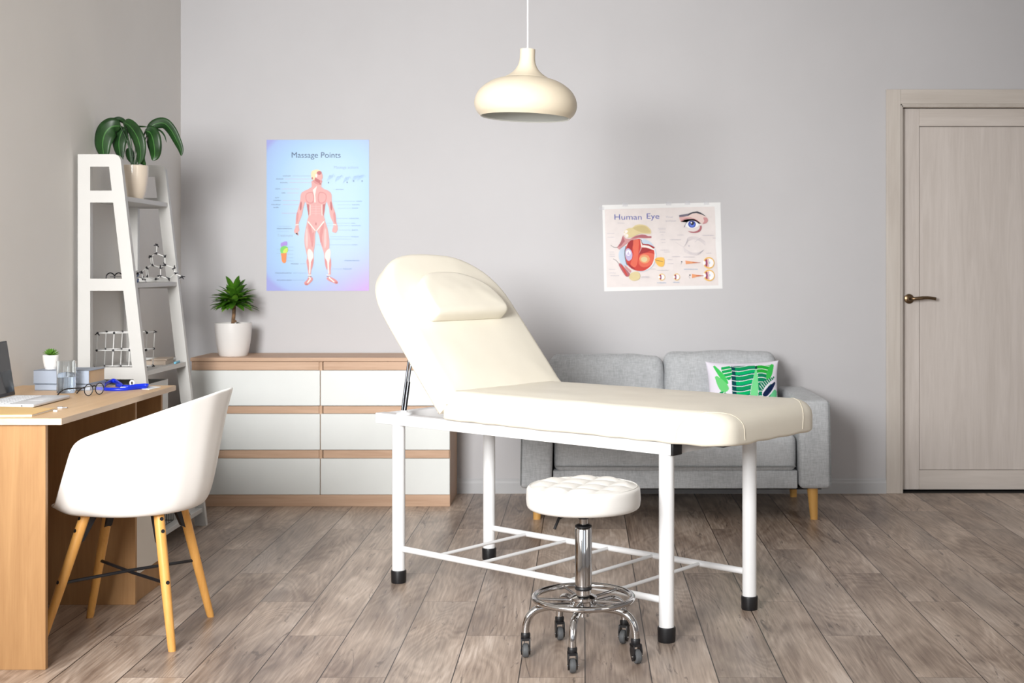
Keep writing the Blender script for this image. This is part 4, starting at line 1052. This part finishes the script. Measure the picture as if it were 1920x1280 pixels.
eo.location = (W(1133, 546, 6.9).x, YB-.0005, W(1133, 546, 6.9).z); eo.rotation_euler = (PI/2, math.radians(-1.35), 0)
tag(eo, 'wide white and beige poster headed Human Eye, taped above the sofa', 'poster')
tm = base('clear_tape', (240, 240, 245), .2); tm.node_tree.nodes['Principled BSDF'].inputs['Alpha'].default_value = .25
for (x, z) in ((-.006, EH-.02), (.12, EH-.004), (.35, EH-.003), (.45, EH-.003), (.55, EH-.005)):
    bm = B(); box(bm, x-.012, x+.016, z-.006, z+.012, .0012, .0014); obj('tape', bm, tm, eo, smooth=False)

# ------------------------------------------------------------------ plants
def potshape(bm, r0, r1, h, lip=.004, n=48, bulge=.06):
    pr = [(0, 0)]+[(r0+(r1-r0)*math.sin(t/8*PI/2)**.8*(1), h*(t/8)) for t in range(9)]
    pr[1] = (r0*.96, 0); pr.insert(2, (r0, .004))
    pr += [(r1-lip*.3, h+.001), (r1-lip, h), (r1-lip-.002, h*.86), (0, h*.86)]
    return lathe(bm, pr, n)
# dracaena on the dresser
dp = W(435.5, 669, 6.64); dz = .745
DP = thing('dracaena', 'bushy green plant on a short woody stem in a white pot on the dresser', 'potted plant', (dp.x, 6.66, dz))
k6 = 6.66/F
bm = B(); potshape(bm, 26*k6, 33.8*k6, 61.5*k6); obj('pot', bm, 'pot_white', DP)
bm = B(); lathe(bm, [(0, 57*k6), (31*k6, 57*k6)], 32); obj('soil', bm, 'soil', DP)
bm = B(); tube(bm, cr([(-.004, 0, .15), (.0, 0, .185), (.002, .002, .215), (.004, 0, .262)], 4), [.0095]*13, 12); ball(bm, (.01, 0, .176), .007, 8); obj('stem', bm, 'bark', DP)
rg = random.Random(3)
for part, mt, cnt in (('foliage', 'leaf_mid', 100), ('bright_foliage', 'leaf_bright', 34)):
    bm = B()
    for i in range(cnt):
        a = rg.uniform(0, 2*PI); el = math.asin(rg.uniform(-.05, .93)) if part == 'foliage' else rg.uniform(-.1, .7); ln = rg.uniform(.10, .138)*(1 if el < .9 else .94)
        z0 = .255+rg.uniform(0, .055)*(.4+el/1.4); dirv = Vector((math.cos(a)*math.cos(el), math.sin(a)*math.cos(el), math.sin(el)))
        mid = []
        for j in range(8):
            t = j/7; p = Vector((.004, 0, z0))+dirv*ln*t; p.z -= .03*t*t*math.cos(el); mid.append(p)
        leaf(bm, mid, rg.uniform(.014, .0195), .3, lambda f: max(0, math.sin(PI*min(1, f*.95+.05)))**.7)
    o = obj(part, bm, mt, DP, angle=80); 
# leafy plant on top of the ladder shelf
lp0 = Vector((-1.972, 5.70, 1.497))
LP = thing('leafy_plant', 'plant with large drooping dark green leaves in a cream pot, atop the ladder shelf', 'potted plant', lp0)
k5 = 5.70/F
bm = B(); potshape(bm, 19.5*k5, 28*k5, 62*k5, .004); obj('pot', bm, 'pot_cream', LP)
bm = B(); lathe(bm, [(0, 56*k5), (25.5*k5, 56*k5)], 32); obj('soil', bm, 'soil', LP)
def L5(x, y, d=5.70):      # plant crop pixel -> local point
    p = W(130+x/4.57, 200+y/4.57, d); return p-lp0
blades = [  # stem start px, midrib pixel points (crop 2) with depth offsets, width px
    ([(540, 500), (505, 330), (440, 175)], [(440, 165, 0), (380, 175, -.02), (330, 230, -.03), (310, 320, -.035), (318, 400, -.035), (330, 470, -.03)], 62),
    ([(550, 500), (520, 330), (470, 190)], [(470, 180, .02), (440, 220, .01), (425, 300, 0), (430, 380, 0), (448, 470, 0)], 48),
    ([(560, 500), (500, 260), (430, 120)], [(470, 150, .04), (420, 108, .05), (375, 98, .05), (340, 115, .05), (322, 150, .05)], 17),
    ([(565, 500), (530, 300), (490, 150)], [(470, 135, .0), (520, 160, -.02), (575, 210, -.04), (620, 280, -.05), (640, 360, -.05), (640, 440, -.045), (620, 500, -.04)], 44),
    ([(575, 500), (600, 350), (650, 200)], [(655, 205, .0), (690, 220, 0), (720, 270, -.01), (735, 350, -.01), (730, 420, 0), (712, 462, 0)], 50),
    ([(580, 500), (610, 330), (650, 200)], [(650, 190, .03), (710, 145, .03), (790, 135, .03), (850, 190, .03), (900, 280, .03), (935, 360, .03), (942, 418, .03)], 34),
    ([(540, 500), (520, 420), (510, 380)], [(508, 350, .02), (500, 390, .02), (510, 440, .02), (540, 490, .02)], 28),
    ([(600, 500), (620, 430), (640, 400)], [(636, 380, -.03), (628, 430, -.03), (640, 470, -.03), (668, 505, -.02)], 28),
    ([(590, 500), (640, 300), (690, 180)], [(690, 178, .04), (750, 195, .04), (790, 240, .04), (808, 300, .04)], 6),
    ([(560, 500), (570, 300), (540, 150)], [(510, 150, .05), (560, 156, .06), (600, 158, .06), (634, 160, .06)], 5)]
for st_, mr, w in blades:
    bm = B(); root = Vector(((st_[0][0]-570)/4.57*k5*.35, 0, 54*k5))
    d0 = 5.70
    pts = [root]+[L5(x, y) for x, y in st_[1:]]; m0_ = L5(mr[0][0], mr[0][1], 5.70); m0_.y += mr[0][2]; pts[-1] = (pts[-1]+m0_)/2; pts.append(m0_)
    mid = []
    for x, y, dy in mr:
        q = L5(x, y); q.y += dy; mid.append(q)
    tube(bm, cr(pts, 5), .0022, 8)
    mm = cr(mid, 6); n0 = len(mm)
    # the blade faces the viewer: width across the picture-plane normal of the midrib, gently cupped
    rows = []
    for i, p in enumerate(mm):
        t = (mm[min(i+1, n0-1)]-mm[max(i-1, 0)]).normalized(); s = t.cross(Vector((0.15, 1, .25)).normalized()).normalized(); nn_ = s.cross(t)
        f = i/(n0-1); ww = 1.42*w/4.57*k5*(max(0, math.sin(PI*min(1, f**.75*.97+.03)))**.62)
        rows.append([bm.verts.new(p+s*ww*x+nn_*abs(x)**1.5*ww*.16) for x in (-1, -.6, -.06, .06, .6, 1)])
    for a, b in zip(rows, rows[1:]):
        for k in range(5):
            f = bm.faces.new((a[k], a[k+1], b[k+1], b[k])); f.material_index = 1 if k == 2 else 0
    o = obj('leaf', bm, ['leaf_dark', 'leaf_vein'], LP, angle=80); solid(o, .0007)
# succulent on the books
sp0 = W(95.5, 694, 4.80)
SUC = thing('succulent', 'tiny green succulent in a white pot standing on the grey books', 'potted plant', (sp0.x, 4.80, .8232))
ks = 4.80/F
bm = B(); potshape(bm, 10.5*ks, 14.5*ks, 26*ks, .002, 32); obj('pot', bm, 'pot_white', SUC)
bm = B(); lathe(bm, [(0, 24.5*ks), (12.5*ks, 24.5*ks)], 24); obj('soil', bm, 'soil', SUC)
bm = B()
for i in range(34):
    a = i*2.4; el = .1+1.25*(i/34); ln = .031*(1-.25*i/34)
    dv = Vector((math.cos(a)*math.cos(el), math.sin(a)*math.cos(el), math.sin(el))); p0 = Vector((0, 0, 25*ks))
    mid = [p0+dv*ln*t/5+Vector((0, 0, .004*(t/5)**2)) for t in range(6)]
    leaf(bm, mid, .0055, .5, lambda f: (.5+.5*f)*(1-f**5))
solid(obj('rosette', bm, 'leaf_succ', SUC, angle=80), .001)

# ------------------------------------------------------------------ things on the desk (desktop z = .750)
ZD = .750
def at(u, v, z=ZD):        # where the photographed ray meets the height z
    d = (CAM_H-z)*F/(v-500); return Vector(((u-1094)/F*d, d, z))
# books
bk1 = at(55, 729); 
def book(name, label, cx, cy, z, w, dp_, h, rz, cover, page):
    t = thing(name, label, 'book', (cx, cy, z), rz, 'grey-blue books on the desk')
    bm = B(); box(bm, -w/2, w/2, -dp_/2, dp_/2, 0, .003, .0006, 1); box(bm, -w/2, w/2, -dp_/2, dp_/2, h-.003, h, .0006, 1)
    box(bm, -w/2, w/2, -dp_/2, -dp_/2+.003, 0, h, .0006, 1); obj('cover', bm, cover, t, smooth=False)
    bm = B(); box(bm, -w/2+.004, w/2-.003, -dp_/2+.003, dp_/2-.004, .003, h-.003); obj('pages', bm, page, t, smooth=False); return t
book('book', 'thick grey-blue hardback book, upper of the two under the succulent', -1.898, 4.81, ZD+.0232, .206, .145, .050, -.05, 'book', 'page')
book('book', 'thin grey-blue book, lower of the two beneath the succulent', -1.894, 4.81, ZD, .204, .15, .0229, -.03, 'book', 'page_white')
# glass of water
gp = at(125, 722)
G = thing('drinking_glass', 'short clear glass half full of water beside the grey books', 'glass', (-1.850, 4.655, ZD))
kg = 4.655/F; hgl = .1135; rg_ = 17.4*kg
bm = B(); lathe(bm, [(0, 0), (rg_*.94, 0), (rg_*.97, .002), (rg_, hgl), (rg_-.0015, hgl), (rg_-.0022, .008), (0, .007)], 48); obj('tumbler', bm, 'glass', G)
bm = B(); lathe(bm, [(0, .0072), (rg_-.0026, .0082), (rg_-.0024, hgl*.5), (0, hgl*.498)], 48); obj('water', bm, 'water', G)
# laptop
lp = thing('laptop', 'slim silver laptop with black screen, at the left edge of the desk', 'laptop', (-1.85, 4.295, ZD))
bm = B(); box(bm, -.095, .098, -.148, .148, .0015, .0125, .004, 3); lb = obj('base', bm, 'alu', lp, angle=30)
bm = B()
for r_ in range(5):
    for k in range(13): box(bm, -.078+r_*.019, -.062+r_*.019, -.128+k*.0197, -.1115+k*.0197, .0126, .0136)
obj('keyboard', bm, 'key', lb, smooth=False)
bm = B(); box(bm, .035, .085, -.045, .045, .0126, .0129); obj('touchpad', bm, 'key', lb, smooth=False)
bm = B(); ball(bm, (.06, -.1482, .007), .0022, 10); obj('audio_jack', bm, 'black', lb)
R3 = Matrix.Rotation(math.radians(-9), 3, 'Y')
bm = B(); box(bm, -.003, .003, -.148, .148, 0, .186, .0025, 2)
for v in bm.verts: v.co = R3 @ v.co+Vector((-.092, 0, .0135))
lid = obj('lid', bm, 'black', lp, angle=30)
bm = B(); box(bm, .0031, .0034, -.142, .142, .012, .180)
for v in bm.verts: v.co = R3 @ v.co+Vector((-.092, 0, .0135))
obj('screen', bm, 'screen', lid, smooth=False)
# kraft notebook
q = [at(-35, 782), at(60, 781), at(104, 768.5), at(0, 766)]
N = thing('notebook', 'thin tan-covered notebook at the near left corner of the desk', 'notebook', (-1.72, 3.95, ZD))
def flatbox(name, par, pts, z0, z1, mat, org, shrink=0):
    bm = B(); c = sum(pts, Vector((0, 0, 0)))/len(pts)
    P = [p+(c-p).normalized()*shrink for p in pts]
    v0 = [bm.verts.new((p.x-org[0], p.y-org[1], z0)) for p in P]; v1 = [bm.verts.new((p.x-org[0], p.y-org[1], z1)) for p in P]
    bm.faces.new(v0[::-1]); bm.faces.new(v1)
    for i in range(len(P)): bm.faces.new((v0[i], v0[(i+1) % len(P)], v1[(i+1) % len(P)], v1[i]))
    return obj(name, bm, mat, par, smooth=False)
flatbox('cover', N, q, .0056, .0066, 'kraft', (-1.72, 3.95)); flatbox('pages', N, q, .001, .0055, 'paper', (-1.72, 3.95), .002); flatbox('back_cover', N, q, 0, .0009, 'kraft', (-1.72, 3.95))
# small silver clip and a white eraser beside the notebook
kp = at(113.5, 766)
K = thing('binder_clip', 'small silver clip lying beside the tan notebook', 'clip', (kp.x, kp.y, ZD), .3)
bm = B(); box(bm, -.010, .006, -.006, .006, 0, .007, .001); obj('clip_body', bm, 'steel', K, smooth=False)
bm = B(); tube(bm, [(.004, -.005, .003), (.018, -.006, .003), (.021, 0, .003), (.018, .006, .003), (.004, .005, .003)], .0011, 8); obj('wire_handle', bm, 'steel', K)
kp = at(101, 771.5)
bm = B(); box(bm, -.006, .006, -.004, .004, 0, .006, .0015); o = obj('eraser', bm, 'paper', None); o.location = (kp.x+.006, kp.y-.004, ZD); o.rotation_euler = (0, 0, .4); tag(o, 'tiny white eraser against the corner of the tan notebook', 'eraser')
# spectacles
dg_ = 4.22
E1, E2 = Vector((-1.719, 4.52, 0)), Vector((-1.6985, 4.5685, 0))
GL = thing('eyeglasses', 'black round-rimmed eyeglasses standing folded open on the desk', 'glasses', (E1.x, E1.y, ZD))
bm = B(); org = Vector((E1.x, E1.y, ZD)); rad = .0195
axx = (E2-E1); axx.z = 0; axx.normalize(); Lg = .052
cA = Vector((0, 0, rad+.003)); cB = cA+axx*Lg
def ringp(c, r): return [c+axx*math.cos(2*PI*i/32)*r+Vector((0, 0, 1))*math.sin(2*PI*i/32)*r for i in range(32)]
tube(bm, ringp(cA, rad), .0016, 8, True); tube(bm, ringp(cB, rad), .0016, 8, True)
tube(bm, cr([cA+axx*rad*.9+Vector((0, 0, .009)), (cA+cB)/2+Vector((0, 0, .013)), cB-axx*rad*.9+Vector((0, 0, .009))], 5), .002, 8); gf = obj('frame', bm, 'black', GL)
gl_dir = Vector((-1, .20, 0)).normalized()
for c, s in ((cA, -1), (cB, 1)):
    p = c+axx*s*rad+Vector((0, 0, .008)); bm = B()
    tube(bm, cr([p, p+gl_dir*.02, p+gl_dir*.065+Vector((0, 0, -.004)), p+gl_dir*.088+Vector((0, 0, -.012)), Vector((p.x, p.y, .002))+gl_dir*.105], 6), .0021, 8); obj('temple', bm, 'black', GL)
for c in (cA, cB):
    bm = B(); bm.faces.new([bm.verts.new(p) for p in ringp(c, rad-.001)]); solid(obj('lens', bm, 'lens_clear', gf), .0012)
# lanyard with badge
LY_ = thing('lanyard', 'blue ribbon lanyard with white badge near the far end of the desk', 'lanyard', (-1.72, 4.72, ZD))
def rib(ptsuv, name='ribbon', w=.0065, mat='ribbon'):
    P = cr([at(u, v, ZD)+Vector((-.0+1.72, -4.72, -ZD))+Vector((0, 0, h)) for u, v, h in ptsuv], 6); bm = B(); pr = None; rows = []
    for i, p in enumerate(P):
        t = (P[min(i+1, len(P)-1)]-P[max(i-1, 0)]).normalized()
        rows.append((bm.verts.new(p+Vector((0, 0, w*.0+.001))), bm.verts.new(p+Vector((0.002, .004, w*1.9)))))
    for a, b in zip(rows, rows[1:]): bm.faces.new((a[0], a[1], b[1], b[0]))
    return solid(obj(name, bm, mat, LY_, angle=80), .0008)
r1 = rib([(178, 731, 0), (205, 733, 0), (235, 732.5, 0), (262, 730, 0), (276, 728.5, 0), (275, 725.5, .001), (255, 726.5, .001), (236, 728, 0), (216, 726, .002)])
r2 = rib([(196, 727, 0), (202, 724, .004), (212, 722, .008), (222, 725, .003), (228, 728, 0)], w=.009)
bq = [at(232, 726.5), at(280, 731), at(302, 726), at(262, 723)]
flatbox('badge', LY_, bq, .0005, .0022, 'paper', (-1.72, 4.72)); 
cq = sum(bq, Vector((0, 0, 0)))/4
flatbox('badge_window', LY_, [cq+(p-cq)*.55+Vector((.012, -.01, 0)) for p in bq], .0023, .0026, 'page_white', (-1.72, 4.72))
bm = B(); c_ = at(231, 728)-Vector((-1.72, 4.72, ZD)); box(bm, c_.x-.010, c_.x+.010, c_.y-.004, c_.y+.004, .001, .006, .001); obj('clasp', bm, 'paper', LY_)
c_ = Vector((-1.700+1.72, 4.90-4.72, 0)); bm = B(); tube(bm, [(c_.x+math.cos(2*PI*i/28)*.0068, c_.y, .0125+math.sin(2*PI*i/28)*.0088) for i in range(28)], .0032, 8, True); obj('clip_ring', bm, 'paper', LY_)

# ------------------------------------------------------------------ things on the ladder shelf
def stickmodel(name, label, nodes, edges, org, r=.0022, br=.0056, doubles=(), spikes=True, group=None):
    t = thing(name, label, 'molecule model', org)
    bm = B()
    for a, b in edges:
        A_, B_ = Vector(nodes[a]), Vector(nodes[b])
        if (a, b) in doubles:
            o_ = Vector((.004, 0, 0)) if abs((B_-A_).normalized().z) > .5 else Vector((0, 0, .004)); tube(bm, [A_+o_, B_+o_], r, 8); tube(bm, [A_-o_, B_-o_], r, 8)
        else: tube(bm, [A_, B_], r, 8)
    obj('bonds', bm, 'stick', t)
    bm = B()
    for i, p in enumerate(nodes):
        ball(bm, p, br, 8); p = Vector(p); deg = sum(1 for e in edges if i in e)
        if spikes and deg < 4:
            rgn = random.Random(i*3+1)
            for q in range(4-deg+1):
                dv = Vector((rgn.uniform(-1, 1), rgn.uniform(-1, 1), rgn.uniform(-.8, .8))).normalized(); e_ = p+dv*.014
                e_.z = max(e_.z, .0042); cyl(bm, p, e_, .0034, 6, .0018)
    obj('connectors', bm, 'ball_black', t); return t
def m2(u, v, d): p = W(u, v, d); return p
HX = [(294.3, 459, 0), (293.5, 475, 0), (283.5, 480.5, 0), (309, 481, 0), (285.8, 496.5, 0), (309.5, 496.5, 0), (301, 502, 0), (275, 501.5, 0), (276.5, 518, 0), (301, 517.5, 0), (266, 509.5, .02), (268, 523, .03), (292, 523, -.03), (316.5, 522.5, -.02), (327, 502, .03), (328, 512.5, .03), (341, 518.5, .02)]
og = Vector((-1.99, 5.74, 1.131)); nd = []
for u, v, dy in HX:
    p = W(u, v, 5.82+dy)-og; p.z = max(.0064, p.z) ; nd.append(p)
zmin = min(p.z for p in nd)
ed = [(0, 1), (1, 2), (1, 3), (2, 4), (3, 5), (4, 6), (5, 6), (4, 7), (7, 8), (6, 9), (8, 12), (9, 12), (7, 10), (10, 11), (8, 11), (9, 13), (13, 15), (5, 14), (14, 15), (15, 16)]
stickmodel('molecule_model', 'tall stick molecule model of linked rings, on the middle shelf', nd, ed, og, doubles=((2, 4), (7, 8)))
og = Vector((-1.99, 5.66, .760)); nd = []; ed = []
def P3(ix, iy, iz): return (-.105+ix*.068+iz*.004, -.07+iy*.10+ix*.008, .0064+iz*.0745)
idx = {}
for iz in range(3):
    for ix in range(4):
        for iy in range(2): idx[(ix, iy, iz)] = len(nd); nd.append(P3(ix, iy, iz))
for (ix, iy, iz), a in idx.items():
    for dx_, dy_, dz_ in ((1, 0, 0), (0, 1, 0), (0, 0, 1)):
        b = idx.get((ix+dx_, iy+dy_, iz+dz_))
        if b is not None and not (dz_ and ix == 3 and iz == 0 and iy == 0): ed.append((a, b))
stickmodel('molecule_model', 'boxy lattice molecule model of white sticks, on the lower shelf behind the frame', nd, ed, og)
# blue and black cluster model
og = Vector((-2.002, 5.58, 1.131)); BC = thing('molecule_model', 'small dense blue and black molecule model, left of the ring model', 'molecule model', og)
rg = random.Random(5); pts = [Vector((.075+rg.uniform(-.014, .016), rg.uniform(-.02, .02), .006+.0075*i)) for i in range(7)]+[Vector((.085+rg.uniform(-.012, .016), rg.uniform(-.02, .02), rg.uniform(.006, .05))) for i in range(8)]
for part, mt, sel in (('connectors', 'ball_black', 0), ('blue_connectors', 'ball_blue', 1), ('white_connectors', 'stick', 2)):
    bm = B()
    for i, p in enumerate(pts):
        if i % 3 == sel: ball(bm, p, .0058, 10)
    obj(part, bm, mt, BC)
bm = B()
for i in range(len(pts)-1): cyl(bm, pts[i], pts[i+1], .0018, 6)
obj('bonds', bm, 'stick', BC)
# black spectacles on the middle shelf
og = W(207, 520, 5.60); og.z = 1.131
SG = thing('eyeglasses', 'dark eyeglasses lying on the ladder shelf, left of the molecule models', 'glasses', og)
bm = B()
for k in (0, 1):
    c = Vector((k*.018, k*.05, .0225)); tube(bm, [c+Vector((math.cos(t)*.012, math.cos(t)*.018, math.sin(t)*.020)) for t in [2*PI*i/24 for i in range(24)]], .0026, 8, True)
gf2 = obj('frame', bm, 'black', SG)
for k in (0, 1):
    bm = B(); tube(bm, cr([(k*.026, k*.066-.005, .026), (.05+k*.01, k*.06, .027), (.10+k*.01, k*.06, .022), (.125+k*.01, k*.06, .003)], 5), .0018, 8); obj('temple', bm, 'steel', SG)
# card box, pen on the lower shelf
def onshelf(u, v, z): return at(u, v, z)
c_ = onshelf(303, 687, .760)
CB = thing('card_box', 'flat beige card box on the lower ladder shelf, beside a blue pen', 'box', (-1.925, 5.90, .760), .06)
bm = B(); box(bm, -.05, .046, -.065, .07, 0, .018, .001, 1); obj('tray', bm, 'carton', CB, smooth=False)
bm = B(); box(bm, -.02, .048, -.050, .072, .0182, .027, .001, 1); obj('lid', bm, 'carton', CB, smooth=False)
bm = B(); cyl(bm, (0, -.05, .006), (0, .05, .006), .005, 12); cyl(bm, (0, .05, .006), (0, .062, .006), .005, 12, .0015); o = obj('pen', bm, 'pen_blue'); o.location = (-1.852, 5.93, .760); o.rotation_euler = (0, 0, .12); tag(o, 'light blue pen lying on the lower ladder shelf', 'pen')
# white storage boxes
def crate(label, x0, x1, y0, y1, z0, h, holes):
    t = thing('storage_box', label, 'box', ((x0+x1)/2, (y0+y1)/2, z0)); hx, hy = (x1-x0)/2, (y1-y0)/2; th = .004
    bm = B(); box(bm, -hx, hx, -hy, hy, 0, th); box(bm, -hx, -hx+th, -hy, hy, th, h); box(bm, hx-th, hx, -hy, hy, th, h); box(bm, -hx+th, hx-th, -hy, -hy+th, th, h); box(bm, -hx+th, hx-th, hy-th, hy, th, h); obj('body', bm, 'shelf_white', t, smooth=False)
    bm = B()
    for (yy, zz_) in holes:
        pr = [(math.cos(a)*.012, math.sin(a)*.020) for a in [2*PI*i/20 for i in range(20)]]
        bm.faces.new([bm.verts.new((hx+.0004, yy+p[0], zz_+p[1])) for p in pr])
    if holes: solid(obj('handle_hole', bm, 'dark', t, smooth=False), .0006)
    return t
crate('white box with dark finger holes on the bottom ladder shelf', -2.05, -1.79, 5.74, 6.00, .085, .17, [(.03, .085), (.09, .10)])
t = crate('tall white open box on the ladder shelf, just behind the far end of the desk', -2.09, -1.871, 5.58, 5.86, .39, .305, [])
# black wire basket
WB = thing('wire_basket', 'black wire basket on the bottom ladder shelf behind the chair leg', 'basket', (-1.89, 5.62, .085))
bm = B()
for z in (.004, .05, .11): tube(bm, [(x, y, z) for x, y in ((-.09, -.09), (.09, -.09), (.09, .09), (-.09, .09))], .0018, 6, True)
for i in range(7):
    for s in (-1, 1):
        q_ = -.09+.03*i; tube(bm, [(s*.09, q_, .004), (s*.09, q_, .11)], .0012, 6); tube(bm, [(q_, s*.09, .004), (q_, s*.09, .11)], .0012, 6)
obj('wires', bm, 'black', WB)
